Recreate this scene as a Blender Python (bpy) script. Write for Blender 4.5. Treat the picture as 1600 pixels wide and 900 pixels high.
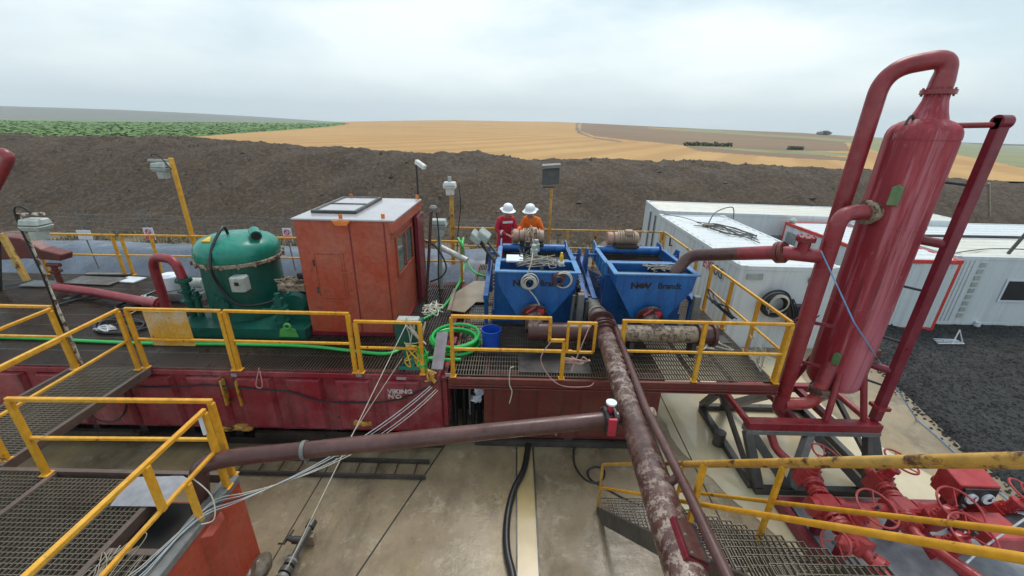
import bpy, bmesh, math, random
from mathutils import Vector, Matrix, noise
random.seed(7)
R = math.radians
SC = bpy.context.scene
for o in list(bpy.data.objects): bpy.data.objects.remove(o)
COL = SC.collection

# ------------------------------------------------------------------ camera, world, sun
FPX, PITCH, ROLL, HC = 640.0, R(21.75), R(1.25), 5.45
_d = Vector((-math.cos(PITCH)*math.sin(ROLL), math.cos(PITCH)*math.cos(ROLL), math.sin(PITCH)))  # down, camera axes (x right, y down, z forward)
_up = -_d
_f = Vector((0,0,1)); _f = (_f - _f.dot(_up)*_up).normalized()
_r = _f.cross(_up)
if _r.x < 0: _r = -_r
W2 = Matrix((_r, _f, _up))                 # camera (right, down, forward) -> world
cam = bpy.data.cameras.new('camera'); camo = bpy.data.objects.new('camera', cam); COL.objects.link(camo)
rc = W2 @ Vector((1,0,0)); uc = W2 @ Vector((0,-1,0)); bc = W2 @ Vector((0,0,-1))
camo.matrix_world = Matrix(((rc.x,uc.x,bc.x,0),(rc.y,uc.y,bc.y,0),(rc.z,uc.z,bc.z,HC),(0,0,0,1)))
cam.sensor_width = 36; cam.sensor_fit = 'HORIZONTAL'; cam.lens = FPX/1600*36
cam.clip_start = 0.05; cam.clip_end = 20000
SC.camera = camo
def on_z(px, py, z):
    v = W2 @ Vector(((px-800)/FPX, (py-450)/FPX, 1)); t = (z-HC)/v.z
    return Vector((v.x*t, v.y*t, z))
def on_y(px, py, y):
    v = W2 @ Vector(((px-800)/FPX, (py-450)/FPX, 1)); t = y/v.y
    return Vector((v.x*t, y, v.z*t+HC))
def to_px(p):
    c = W2.transposed() @ (Vector(p)-Vector((0,0,HC)))
    return 800+FPX*c.x/c.z, 450+FPX*c.y/c.z

SUN_EL, SUN_AZ = 62, 20
world = bpy.data.worlds.new("World"); SC.world = world; world.use_nodes = True
nt = world.node_tree; nt.nodes.clear()
def N(t, **k):
    n = nt.nodes.new(t)
    for a, b in k.items(): setattr(n, a, b)
    return n
out = N('ShaderNodeOutputWorld'); bg = N('ShaderNodeBackground'); bg.inputs[1].default_value = 0.1
sky = N('ShaderNodeTexSky', sky_type='NISHITA', sun_disc=False, sun_elevation=R(SUN_EL), sun_rotation=R(SUN_AZ))
sky.air_density = 1.5; sky.dust_density = 3
tc = N('ShaderNodeTexCoord'); mp = N('ShaderNodeMapping'); mp.inputs['Scale'].default_value = (1.1, 1.1, 3.6)
n1 = N('ShaderNodeTexNoise'); n1.inputs['Scale'].default_value = 1.7; n1.inputs['Detail'].default_value = 7; n1.inputs['Roughness'].default_value = .52
n2 = N('ShaderNodeTexNoise'); n2.inputs['Scale'].default_value = .8; n2.inputs['Detail'].default_value = 3
r1 = N('ShaderNodeValToRGB'); r1.color_ramp.elements[0].position = .40; r1.color_ramp.elements[1].position = .60
r1.color_ramp.elements[0].color = (3.9, 5.2, 5.9, 1); r1.color_ramp.elements[1].color = (7.1, 7.75, 8.0, 1)
r2 = N('ShaderNodeValToRGB'); r2.color_ramp.elements[0].position = .35; r2.color_ramp.elements[1].position = .7
r2.color_ramp.elements[0].color = (.86, .9, .92, 1); r2.color_ramp.elements[1].color = (1.08, 1.06, 1.05, 1)
mm = N('ShaderNodeMix', data_type='RGBA', blend_type='MULTIPLY'); mm.inputs[0].default_value = 1
mx = N('ShaderNodeMix', data_type='RGBA'); mx.inputs[0].default_value = .86
L = nt.links.new
L(tc.outputs['Generated'], mp.inputs[0]); L(mp.outputs[0], n1.inputs[0]); L(mp.outputs[0], n2.inputs[0])
L(n1.outputs[0], r1.inputs[0]); L(n2.outputs[0], r2.inputs[0])
L(r1.outputs[0], mm.inputs[6]); L(r2.outputs[0], mm.inputs[7])
sz = N('ShaderNodeSeparateXYZ'); hr = N('ShaderNodeMapRange'); hr.inputs[1].default_value = 0; hr.inputs[2].default_value = .26; hr.inputs[3].default_value = .75; hr.inputs[4].default_value = 0
hm = N('ShaderNodeMix', data_type='RGBA'); hm.inputs[7].default_value = (6.8, 7.7, 8.1, 1)
L(tc.outputs['Generated'], sz.inputs[0]); L(sz.outputs[2], hr.inputs[0]); L(hr.outputs[0], hm.inputs[0]); L(mm.outputs[2], hm.inputs[6])
L(sky.outputs[0], mx.inputs[6]); L(hm.outputs[2], mx.inputs[7]); L(mx.outputs[2], bg.inputs[0]); L(bg.outputs[0], out.inputs[0])
sl = bpy.data.lights.new('sun', 'SUN'); sl.energy = 1.5; sl.angle = R(25); sl.color = (1, .96, .9)
so = bpy.data.objects.new('sun', sl); COL.objects.link(so)
_sd = Vector((math.sin(R(SUN_AZ))*math.cos(R(SUN_EL)), math.cos(R(SUN_AZ))*math.cos(R(SUN_EL)), math.sin(R(SUN_EL))))
so.rotation_euler = (-_sd).to_track_quat('-Z', 'Y').to_euler(); so.location = (0, 0, 40)
vs = SC.view_settings
vs.view_transform = 'Standard'; vs.look = 'None'; vs.exposure = 0.55; vs.gamma = 1; vs.use_curve_mapping = False

# ------------------------------------------------------------------ materials
class MT:
    def __init__(s, name):
        s.m = bpy.data.materials.new(name); s.m.use_nodes = True; s.t = s.m.node_tree
        s.b = s.t.nodes['Principled BSDF']; s.tc = s.t.nodes.new('ShaderNodeTexCoord')
    def n(s, t, **k):
        q = s.t.nodes.new(t)
        for a, b in k.items(): setattr(q, a, b)
        return q
    def l(s, a, b): s.t.links.new(a, b)
    def noise(s, scale, detail=4, rough=.55, stretch=(1,1,1), off=(0,0,0), dist=0):
        mp = s.n('ShaderNodeMapping'); mp.inputs['Scale'].default_value = stretch; mp.inputs['Location'].default_value = off
        s.l(s.tc.outputs['Object'], mp.inputs[0])
        q = s.n('ShaderNodeTexNoise'); q.inputs['Scale'].default_value = scale; q.inputs['Detail'].default_value = detail
        q.inputs['Roughness'].default_value = rough; q.inputs['Distortion'].default_value = dist
        s.l(mp.outputs[0], q.inputs[0]); return q.outputs[0]
    def ramp(s, v, a, b, ca=0., cb=1.):
        q = s.n('ShaderNodeMapRange'); q.inputs[1].default_value = a; q.inputs[2].default_value = b
        q.inputs[3].default_value = ca; q.inputs[4].default_value = cb; s.l(v, q.inputs[0]); return q.outputs[0]
    def mix(s, f, a, b):
        q = s.n('ShaderNodeMix', data_type='RGBA')
        for i, v in ((0, f), (6, a), (7, b)):
            if isinstance(v, (int, float)): q.inputs[i].default_value = v
            elif isinstance(v, tuple): q.inputs[i].default_value = v if len(v) == 4 else v+(1,)
            else: s.l(v, q.inputs[i])
        return q.outputs[2]
    def mul(s, a, b):
        q = s.n('ShaderNodeMath', operation='MULTIPLY')
        for i, v in ((0, a), (1, b)):
            if isinstance(v, (int, float)): q.inputs[i].default_value = v
            else: s.l(v, q.inputs[i])
        return q.outputs[0]
    def bump(s, v, strength=.3, dist=.01):
        q = s.n('ShaderNodeBump'); q.inputs['Strength'].default_value = strength; q.inputs['Distance'].default_value = dist
        s.l(v, q.inputs['Height']); s.l(q.outputs[0], s.b.inputs['Normal'])
    def out(s, col, rough=.5, metal=0.):
        if isinstance(col, tuple): s.b.inputs['Base Color'].default_value = col+(1,)
        else: s.l(col, s.b.inputs['Base Color'])
        if isinstance(rough, (int, float)): s.b.inputs['Roughness'].default_value = rough
        else: s.l(rough, s.b.inputs['Roughness'])
        s.b.inputs['Metallic'].default_value = metal
        return s.m
def paint(name, base, fade=None, fa=.5, rust=.3, dirt=.4, rough=.42, rustc=(.09,.035,.018), dirtc=(.10,.075,.05), sc=1., metal=0., streak=1., var=.16, bm=.12):
    t = MT(name); fade = fade or tuple(min(1, c*1.5+.02) for c in base)
    ms = t.ramp(t.noise(1.3*sc, 5, .6), .42, .68, 0, fa)
    c = t.mix(ms, base, fade)
    st = t.ramp(t.noise(2.2*sc, 5, .65, (4,4,.22*streak+.02), (3,1,5)), .48, .76, 0, dirt)
    c = t.mix(st, c, dirtc)
    v2 = t.ramp(t.noise(14*sc, 3, .6), .3, .7, 1-var*1.25, 1+var*.75)
    q = t.n('ShaderNodeMix', data_type='RGBA', blend_type='MULTIPLY'); q.inputs[0].default_value = 1
    t.l(c, q.inputs[6]); cx = t.n('ShaderNodeCombineColor'); [t.l(v2, cx.inputs[i]) for i in range(3)]; t.l(cx.outputs[0], q.inputs[7]); c = q.outputs[2]
    if rust > 0:
        rs = t.ramp(t.noise(5*sc, 8, .72, off=(9,2,4)), .66-.16*rust, .72-.14*rust, 0, 1)
        c = t.mix(rs, c, rustc)
    rr = t.ramp(t.noise(4*sc, 4), .3, .7, max(.08, rough-.14), rough+.18)
    t.bump(t.noise(30*sc, 4), bm, .004)
    return t.out(c, rr, metal)
def plain(name, c, rough=.5, metal=0., var=.2, sc=8):
    t = MT(name); f = t.ramp(t.noise(sc, 4), .3, .7, 0, 1)
    return t.out(t.mix(f, tuple(x*(1-var) for x in c), tuple(min(1, x*(1+var)) for x in c)), rough, metal)
M = {}
M['yellow'] = paint('yellow_paint', (.68,.31,.014), (.80,.44,.05), .7, .34, .22, .4, rustc=(.12,.05,.02))
M['yellow_worn'] = paint('worn_yellow_paint', (.55,.27,.03), (.62,.42,.14), .8, .75, .4, .45)
M['flaked'] = paint('flaked_yellow_plate', (.62,.31,.02), (.60,.52,.40), .75, .3, .2, .4, sc=2.2)
M['vessel'] = paint('faded_crimson_paint', (.27,.016,.032), (.42,.10,.135), 1., .10, .75, .4, rustc=(.08,.02,.02), dirtc=(.11,.014,.02), sc=1.1, streak=.12)
M['redpipe'] = paint('red_pipe_paint', (.25,.014,.022), (.33,.07,.08), .7, .18, .65, .36, dirtc=(.10,.03,.028))
M['dkred'] = paint('dark_red_paint', (.17,.010,.022), (.24,.04,.06), .6, .15, .4, .4, dirtc=(.06,.02,.022))
M['manifold'] = paint('bright_red_paint', (.37,.026,.028), (.46,.09,.085), .8, .12, .35, .32, dirtc=(.2,.03,.03))
M['maroon'] = paint('maroon_tank_paint', (.25,.014,.028), (.34,.095,.105), 1., .25, .75, .28, dirtc=(.075,.028,.028), streak=.25)
M['brownred'] = paint('brown_red_tank_paint', (.145,.022,.018), (.17,.05,.035), .8, .6, .7, .42, dirtc=(.06,.035,.028))
M['orange'] = paint('orange_cabin_paint', (.40,.060,.026), (.42,.12,.075), .8, .28, .45, .42, rustc=(.16,.035,.02), dirtc=(.30,.14,.10), sc=.9)
M['orangewall'] = paint('orange_red_tank_paint', (.40,.05,.022), (.40,.09,.05), .6, .2, .3, .35)
M['green'] = paint('green_enamel', (.005,.20,.14), (.012,.25,.185), .6, .12, .35, .28, rustc=(.10,.06,.035), dirtc=(.012,.05,.038))
M['dkgreen'] = paint('dark_green_enamel', (.003,.085,.062), (.008,.13,.095), .6, .35, .45, .4, rustc=(.03,.022,.014), dirtc=(.02,.03,.022))
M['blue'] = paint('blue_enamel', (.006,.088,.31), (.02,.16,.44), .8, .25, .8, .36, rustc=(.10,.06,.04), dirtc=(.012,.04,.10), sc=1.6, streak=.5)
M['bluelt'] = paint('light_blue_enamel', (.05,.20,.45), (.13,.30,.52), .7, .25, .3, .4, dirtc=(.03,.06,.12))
M['brownpipe'] = paint('brown_pipe_paint', (.078,.029,.025), (.125,.058,.050), .8, .3, .5, .34, rustc=(.045,.02,.015), dirtc=(.06,.03,.026))
M['rustpipe'] = paint('rusty_flaking_pipe', (.105,.045,.036), (.27,.20,.155), 1., .8, .35, .45, rustc=(.06,.027,.02), dirtc=(.09,.05,.04), sc=2.2)
M['mudpipe'] = paint('mud_splashed_pipe', (.32,.25,.17), (.38,.32,.24), .8, 1.1, .5, .5, rustc=(.10,.055,.04), sc=2.5)
M['steel'] = paint('dark_steel', (.040,.036,.034), (.095,.088,.078), .7, .3, .4, .4, rustc=(.06,.03,.02), dirtc=(.07,.06,.05))
M['greysteel'] = paint('grey_steel', (.16,.16,.155), (.24,.23,.22), .7, .2, .4, .4, dirtc=(.10,.085,.07))
M['blacksteel'] = paint('black_oily_steel', (.018,.016,.015), (.05,.042,.036), .8, .4, .3, .35, rustc=(.05,.025,.015))
M['brownsteel'] = paint('brown_steel_frame', (.10,.065,.05), (.16,.11,.09), .7, .4, .4, .4)
M['galv'] = paint('wet_grating_steel', (.115,.092,.066), (.17,.142,.105), .7, .35, .3, .35, rustc=(.075,.042,.025), dirtc=(.075,.057,.04))
M['dkgrate'] = paint('dark_grating_steel', (.055,.037,.028), (.095,.068,.052), .7, .4, .3, .32, rustc=(.05,.027,.018))
M['cabinwhite'] = paint('white_container_paint', (.60,.64,.66), (.68,.70,.70), .6, .10, .55, .42, rustc=(.30,.19,.12), dirtc=(.40,.40,.37), sc=.8, var=.03, bm=.02, streak=.12)
M['cabinroof'] = paint('cream_container_roof', (.60,.585,.51), (.68,.67,.62), .8, .04, .2, .4, rustc=(.3,.2,.12), dirtc=(.55,.50,.40), sc=.7, var=.05, bm=.03)
M['redtrim'] = paint('red_trim_paint', (.55,.045,.03), None, .4, .1, .2, .4)
M['wroof'] = paint('pale_wet_roof', (.40,.385,.41), (.46,.45,.47), .7, .1, .3, .10, rustc=(.34,.17,.10), dirtc=(.34,.30,.30), var=.06)
M['black'] = plain('black_rubber', (.014,.014,.016), .38)
M['blackpaint'] = plain('black_lettering', (.012,.012,.016), .5)
M['whitepaint'] = plain('white_lettering', (.55,.47,.45), .5, 0, .5, 14)
M['redpaint'] = plain('red_lettering', (.5,.03,.06), .5)
M['darkpaint'] = plain('dark_lettering', (.06,.07,.09), .5)
M['lampgrey'] = paint('pale_grey_lamp_housing', (.36,.40,.37), (.46,.49,.46), .6, .12, .3, .45)
M['whitemetal'] = paint('white_painted_metal', (.62,.61,.58), None, .5, .25, .3, .4)
M['rustwhite'] = paint('rusty_white_post_paint', (.58,.54,.44), None, .4, 1.15, .3, .5, rustc=(.09,.05,.03), sc=2)
M['glass'] = plain('window_glass', (.10,.14,.13), .08, 0, .1)
M['dark'] = plain('dark_interior', (.012,.011,.010), .6)
M['mud'] = plain('dark_drilling_mud', (.035,.027,.022), .3)
M['concretegrey'] = plain('grey_plate', (.27,.27,.29), .3)
M['ghose'] = plain('green_hose_rubber', (.02,.42,.075), .3, 0, .12)
M['bucket'] = plain('blue_plastic', (.01,.075,.46), .3, 0, .1)
M['rope'] = plain('pale_rope', (.50,.47,.39), .7)
M['oldrope'] = plain('dirty_cable', (.27,.24,.19), .6)
M['wire'] = plain('pale_cable', (.42,.44,.46), .5)
M['bluerope'] = plain('blue_rope', (.16,.30,.50), .6)
M['pinkrope'] = plain('pinkish_rope', (.50,.30,.26), .7)
M['liner'] = paint('blue_grey_pit_liner', (.075,.095,.13), (.12,.15,.20), .8, 0, .5, .3, dirtc=(.05,.055,.07), sc=.8)
M['motor'] = paint('beige_motor_paint', (.42,.31,.22), (.46,.27,.21), .9, .4, .4, .5, rustc=(.2,.1,.06), sc=2)
M['motorpink'] = paint('faded_pink_motor_paint', (.42,.22,.17), (.45,.30,.24), .8, .4, .4, .5, sc=2)
M['wood'] = plain('wet_plywood', (.26,.20,.14), .3, 0, .2, 3)
M['skin'] = plain('skin', (.48,.26,.18), .5, 0, .06)
M['redcloth'] = plain('red_coverall_cloth', (.50,.018,.045), .8, 0, .2, 14)
M['orangecloth'] = plain('orange_workwear_cloth', (.88,.17,.012), .8, 0, .15, 14)
M['navycloth'] = plain('navy_cloth', (.02,.025,.05), .8)
M['hat'] = plain('white_hard_hat', (.78,.80,.82), .3, 0, .05)
M['reflect'] = plain('silver_reflective_tape', (.62,.60,.60), .4, 0, .05)
M['hair'] = plain('dark_hair', (.03,.02,.015), .7)
M['boot'] = plain('black_boot_leather', (.02,.018,.016), .5)
M['eye'] = plain('eye_dark', (.02,.015,.012), .2)
M['signwhite'] = plain('white_sign', (.66,.70,.76), .4, 0, .05)
M['signred'] = plain('pink_red_sign', (.55,.06,.16), .4)
M['hazard'] = plain('hazard_yellow', (.70,.45,.04), .4, 0, .3)
M['lgreen'] = plain('light_green_paint', (.09,.34,.08), .4)
M['vgreen'] = paint('green_lug_paint', (.07,.18,.06), (.2,.24,.12), .7, .3, .3, .5)
M['lugorange'] = plain('orange_lug_paint', (.70,.20,.02), .45)
M['purple'] = plain('dull_pink_plate', (.30,.26,.28), .3)

def ground_mat(name, a, b, c, s1=.5, s2=6, rough=(.55,.9), bump=(.6,.04), s3=25):
    t = MT(name); col = t.mix(t.ramp(t.noise(s1, 6, .6), .35, .65), a, b)
    col = t.mix(t.ramp(t.noise(s2, 6, .65, off=(4,4,4)), .46, .66, 0, .85), col, c)
    t.bump(t.noise(s3, 8, .7), *bump)
    return t.out(col, t.ramp(t.noise(s1*2, 4), .3, .7, rough[0], rough[1]))
t = MT('streaked_crimson_vessel_paint')
c = t.mix(t.ramp(t.noise(1.5, 7, .65, (1.6,1.6,.22), (1,4,2)), .42, .60), (.23,.010,.02), (.36,.026,.042))
c = t.mix(t.ramp(t.noise(2.6, 8, .7, (3,3,.16), (5,1,3)), .49, .60, 0, .85), c, (.44,.125,.15))
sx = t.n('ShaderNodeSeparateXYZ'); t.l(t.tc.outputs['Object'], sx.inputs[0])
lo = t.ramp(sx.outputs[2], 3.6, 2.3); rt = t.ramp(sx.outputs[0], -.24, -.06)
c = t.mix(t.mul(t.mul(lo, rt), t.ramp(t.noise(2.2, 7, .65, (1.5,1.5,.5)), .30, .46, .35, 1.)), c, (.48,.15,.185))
c = t.mix(t.ramp(t.noise(3.0, 8, .72, (4,4,.12), (8,2,7)), .54, .68, 0, .85), c, (.075,.006,.012))
c = t.mix(t.ramp(t.noise(9, 8, .75, (1,1,.5), (2,2,9)), .62, .68, 0, .8), c, (.40,.20,.20))
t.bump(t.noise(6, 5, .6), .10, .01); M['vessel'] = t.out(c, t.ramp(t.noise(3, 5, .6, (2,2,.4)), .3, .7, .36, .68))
t = MT('flaking_brown_flowline')
c = t.mix(t.ramp(t.noise(2.5, 5), .35, .65), (.055,.024,.020), (.105,.048,.040))
fl = t.mul(t.ramp(t.noise(11, 9, .75, off=(3,3,1)), .49, .55), t.ramp(t.noise(1.4, 4, .6, off=(6,1,2)), .40, .56, .15, 1))
c = t.mix(fl, c, (.30,.225,.185)); c = t.mix(t.ramp(t.noise(24, 6, .7), .56, .64, 0, .9), c, (.035,.016,.013))
c = t.mix(t.ramp(t.noise(3.2, 7, .7, off=(1,9,9)), .60, .66, 0, .9), c, (.13,.045,.025))
t.bump(fl, .5, .004); M['rustpipe'] = t.out(c, t.ramp(t.noise(5, 4), .3, .7, .15, .5))
M['earth'] = ground_mat('bare_earth', (.085,.062,.045), (.155,.125,.08), (.19,.15,.075), .35, 3)
M['berm'] = ground_mat('dark_clay_soil', (.034,.020,.011), (.062,.040,.023), (.118,.082,.050), .45, 4.5, (.8,.97), (.9, .08), 11)
M['clod'] = ground_mat('soil_clod', (.030,.020,.013), (.065,.045,.03), (.125,.095,.065), .8, 1.5)
M['straw'] = plain('dry_grass_straw', (.24,.185,.095), .9, 0, .4, 2)
M['gravel'] = ground_mat('wet_black_gravel', (.012,.012,.014), (.022,.022,.024), (.055,.05,.044), .8, 11, (.6,.95), (1., .10), 14)
# wet muddy concrete with puddles of silty water
t = MT('wet_concrete')
c = t.mix(t.ramp(t.noise(.45, 8, .68), .36, .62), (.16,.115,.065), (.295,.232,.145))
c = t.mix(t.ramp(t.noise(1.7, 9, .72, (1,.5,1), off=(7,3,1)), .50, .66, 0, .8), c, (.10,.073,.045))
c = t.mix(t.ramp(t.noise(.8, 6, .6, (1,.35,1), (2,9,4)), .5, .68, 0, .75), c, (.36,.265,.13))
c = t.mix(t.ramp(t.noise(2.6, 9, .75, off=(11,3,4)), .56, .66, 0, .6), c, (.36,.31,.225))
c = t.mix(t.ramp(t.noise(17, 7, .75), .58, .70, 0, .8), c, (.07,.055,.04))
t.bump(t.noise(13, 8, .7), .35, .012)
M['concrete'] = t.out(c, t.ramp(t.noise(.8, 6, .6, off=(1,5,2)), .40, .60, .20, .62))
t = MT('silty_puddle_water')
M['puddle'] = t.out(t.mix(t.ramp(t.noise(1.2, 4), .35, .65), (.48,.40,.255), (.60,.53,.37)), t.ramp(t.noise(2, 3), .3, .7, .05, .2))
t = MT('muddy_channel_water')
M['channel'] = t.out(t.mix(t.ramp(t.noise(2, 4), .35, .65), (.34,.25,.11), (.42,.32,.16)), .2)
def field_mat(name, a, b, c, row, ang, s=.02, rowc=.5):
    t = MT(name)
    col = t.mix(t.ramp(t.noise(s, 7, .6), .35, .65), a, b)
    mp = t.n('ShaderNodeMapping'); mp.inputs['Rotation'].default_value = (0, 0, ang); t.l(t.tc.outputs['Object'], mp.inputs[0])
    w = t.n('ShaderNodeTexWave'); w.inputs['Scale'].default_value = row; w.inputs['Distortion'].default_value = 2.5; w.inputs['Detail'].default_value = 3; w.inputs['Detail Scale'].default_value = .6
    t.l(mp.outputs[0], w.inputs[0])
    col = t.mix(t.ramp(w.outputs[1], .35, .75, 0, rowc), col, c)
    col = t.mix(t.ramp(t.noise(s*14, 5, .7, off=(3,7,0)), .5, .7, 0, .5), col, c)
    return t.out(col, .9)
M['wheat'] = field_mat('ripe_wheat_stubble', (.40,.215,.065), (.48,.29,.105), (.31,.165,.05), .035, .55)
M['brownfield'] = field_mat('harvested_brown_field', (.175,.10,.055), (.235,.145,.08), (.15,.105,.05), .03, -.3)
M['cropgreen'] = field_mat('green_sunflower_crop', (.115,.20,.055), (.15,.245,.08), (.085,.15,.042), .2, 1.1, .05, .3)
M['grassfield'] = field_mat('pale_green_field', (.15,.18,.07), (.20,.21,.09), (.26,.22,.11), .03, .2)
M['track'] = plain('farm_track_dirt', (.16,.12,.085), .9)
M['hills'] = field_mat('far_hills_soil', (.12,.125,.10), (.20,.175,.13), (.09,.105,.08), .004, .2, .002)
M['leaf'] = plain('bush_leaves', (.035,.06,.022), .8, 0, .5, 3)

# ------------------------------------------------------------------ mesh builder
class MB:
    def __init__(s): s.v = []; s.f = []; s.fm = []; s.cur = 0
    def add(s, vs, fs):
        o = len(s.v); s.v += [Vector(q) for q in vs]; s.f += [[i+o for i in f] for f in fs]; s.fm += [s.cur]*len(fs); return s
    def box(s, a, b, rz=0, piv=None):
        x0,y0,z0 = a; x1,y1,z1 = b
        vs = [Vector(q) for q in ((x0,y0,z0),(x1,y0,z0),(x1,y1,z0),(x0,y1,z0),(x0,y0,z1),(x1,y0,z1),(x1,y1,z1),(x0,y1,z1))]
        if rz:
            p = Vector(piv or ((x0+x1)/2,(y0+y1)/2,0)); m = Matrix.Rotation(rz,3,'Z'); vs = [m@(q-p)+p for q in vs]
        return s.add(vs, [(0,3,2,1),(4,5,6,7),(0,1,5,4),(1,2,6,5),(2,3,7,6),(3,0,4,7)])
    def bbox(s, a, b, bv=.01):          # box with chamfered vertical and top edges
        x0,y0,z0 = a; x1,y1,z1 = b; h = bv
        def ring(i, z): return [(x0+i+h*(i==0),y0+i,z),(x1-i-h*(i==0),y0+i,z),(x1-i,y0+i+h*(i==0),z),(x1-i,y1-i-h*(i==0),z),(x1-i-h*(i==0),y1-i,z),(x0+i+h*(i==0),y1-i,z),(x0+i,y1-i-h*(i==0),z),(x0+i,y0+i+h*(i==0),z)]
        r0 = ring(0,z0); r1 = ring(0,z1-h); r2 = [(min(max(q[0],x0+h),x1-h),min(max(q[1],y0+h),y1-h),z1) for q in r1]
        o = r0+r1+r2; f = [tuple(range(7,-1,-1)), tuple(range(16,24))]
        for k in (0,8):
            for i in range(8): f.append((k+i,k+(i+1)%8,k+8+(i+1)%8,k+8+i))
        return s.add(o, f)
    def bar(s, p, q, w, h=None, up=(0,0,1)):
        p = Vector(p); q = Vector(q); h = h or w; d = (q-p).normalized(); u = Vector(up)
        if abs(d.dot(u)) > .98: u = Vector((0,1,0))
        a = d.cross(u).normalized()*(w/2); b = a.normalized().cross(d).normalized()*(h/2)
        vs = [p-a-b,p+a-b,p+a+b,p-a+b,q-a-b,q+a-b,q+a+b,q-a+b]
        return s.add(vs, [(0,1,2,3),(4,7,6,5),(0,4,5,1),(1,5,6,2),(2,6,7,3),(3,7,4,0)])
    def tube(s, pts, r, n=10, caps=True, closed=False):
        pts = [Vector(p) for p in pts]; K = len(pts); rr = r if isinstance(r, (list,tuple)) else [r]*K
        vs = []; prev = None
        for i, p in enumerate(pts):
            if closed: t = pts[(i+1)%K]-pts[i-1]
            else: t = pts[min(i+1,K-1)]-pts[max(i-1,0)]
            t.normalize()
            if prev is None:
                u = Vector((0,0,1)) if abs(t.z) < .9 else Vector((1,0,0)); a = t.cross(u).normalized()
            else: a = (prev-prev.dot(t)*t).normalized()
            prev = a; b = t.cross(a)
            for k in range(n):
                w = 2*math.pi*k/n; vs.append(p+rr[i]*(math.cos(w)*a+math.sin(w)*b))
        fs = []
        for i in range(K if closed else K-1):
            j = (i+1)%K
            for k in range(n): fs.append((i*n+k, i*n+(k+1)%n, j*n+(k+1)%n, j*n+k))
        if caps and not closed: fs += [tuple(range(n-1,-1,-1)), tuple((K-1)*n+k for k in range(n))]
        return s.add(vs, fs)
    def lathe(s, prof, c, axis=(0,0,1), n=28):      # prof: (radius, height) along axis
        ax = Vector(axis).normalized(); u = Vector((1,0,0)) if abs(ax.x) < .9 else Vector((0,1,0))
        a = ax.cross(u).normalized(); b = ax.cross(a); c = Vector(c); vs = []
        for r, h in prof:
            for k in range(n):
                w = 2*math.pi*k/n; vs.append(c+ax*h+r*(math.cos(w)*a+math.sin(w)*b))
        K = len(prof); fs = []
        for i in range(K-1):
            for k in range(n): fs.append((i*n+k, i*n+(k+1)%n, (i+1)*n+(k+1)%n, (i+1)*n+k))
        fs += [tuple(range(n-1,-1,-1)), tuple((K-1)*n+k for k in range(n))]
        return s.add(vs, fs)
    def ring(s, c, axis, R_, r, n=28, m=6):
        ax = Vector(axis).normalized(); u = Vector((1,0,0)) if abs(ax.x) < .9 else Vector((0,1,0))
        a = ax.cross(u).normalized(); b = ax.cross(a); c = Vector(c)
        return s.tube([c+R_*(math.cos(w)*a+math.sin(w)*b) for w in [2*math.pi*k/n for k in range(n)]], r, m, closed=True)
    def prism(s, poly, d):              # planar polygon extruded by vector d
        k = len(poly); d = Vector(d); vs = [Vector(p) for p in poly]+[Vector(p)+d for p in poly]
        fs = [tuple(range(k)), tuple(range(2*k-1,k-1,-1))]+[(i,i+k,(i+1)%k+k,(i+1)%k) for i in range(k)]
        return s.add(vs, fs)
    def build(s, name, mat, parent=None, smooth=False, bevel=0, base=None):
        mats = mat if isinstance(mat, (list,tuple)) else [mat]
        if parent is not None:
            p = parent
            while p.parent: p = p.parent
            org = Vector(p.location)
        elif base is not None: org = Vector(base)
        else:
            xs = [q.x for q in s.v]; ys = [q.y for q in s.v]; zs = [q.z for q in s.v]
            org = Vector(((min(xs)+max(xs))/2, (min(ys)+max(ys))/2, min(zs)))
        me = bpy.data.meshes.new(name); me.from_pydata([q-org for q in s.v], [], s.f)
        bm = bmesh.new(); bm.from_mesh(me); bmesh.ops.recalc_face_normals(bm, faces=bm.faces); bm.to_mesh(me); bm.free()
        for m_ in mats: me.materials.append(M[m_])
        for p_, i in zip(me.polygons, s.fm): p_.material_index = min(i, len(mats)-1)
        if smooth:
            me.polygons.foreach_set('use_smooth', [True]*len(me.polygons))
            try: me.set_sharp_from_angle(angle=R(38))
            except Exception: pass
        o = bpy.data.objects.new(name, me); COL.objects.link(o)
        if parent is not None: o.parent = parent
        else: o.location = org
        if bevel:
            md = o.modifiers.new('b', 'BEVEL'); md.width = bevel; md.segments = 1; md.limit_method = 'ANGLE'
        return o
def tag(o, label=None, cat=None, group=None, kind=None):
    if label: o['label'] = label
    if cat: o['category'] = cat
    if group: o['group'] = group
    if kind: o['kind'] = kind
    return o
def thing(name, loc, label, cat, group=None):
    o = bpy.data.objects.new(name, None); COL.objects.link(o); o.location = loc; o.empty_display_size = .1
    return tag(o, label, cat, group)
def struct(o): return tag(o, kind='structure')
def copy_tree(o, parent=None):
    c = o.copy(); COL.objects.link(c); c.parent = parent
    for ch in list(o.children): copy_tree(ch, c)
    return c
def arc(p0, p1, p2, n=8):               # smooth bend: quadratic curve
    p0, p1, p2 = map(Vector, (p0,p1,p2))
    return [(1-t)**2*p0+2*t*(1-t)*p1+t*t*p2 for t in [i/n for i in range(n+1)]]
def bend(pts, r, n=7):                  # polyline with rounded corners
    pts = [Vector(p) for p in pts]; o = [pts[0]]
    for i in range(1, len(pts)-1):
        a = (pts[i-1]-pts[i]); b = (pts[i+1]-pts[i]); q = min(r, a.length*.49, b.length*.49)
        o += arc(pts[i]+a.normalized()*q, pts[i], pts[i]+b.normalized()*q, n)
    return o+[pts[-1]]
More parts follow.
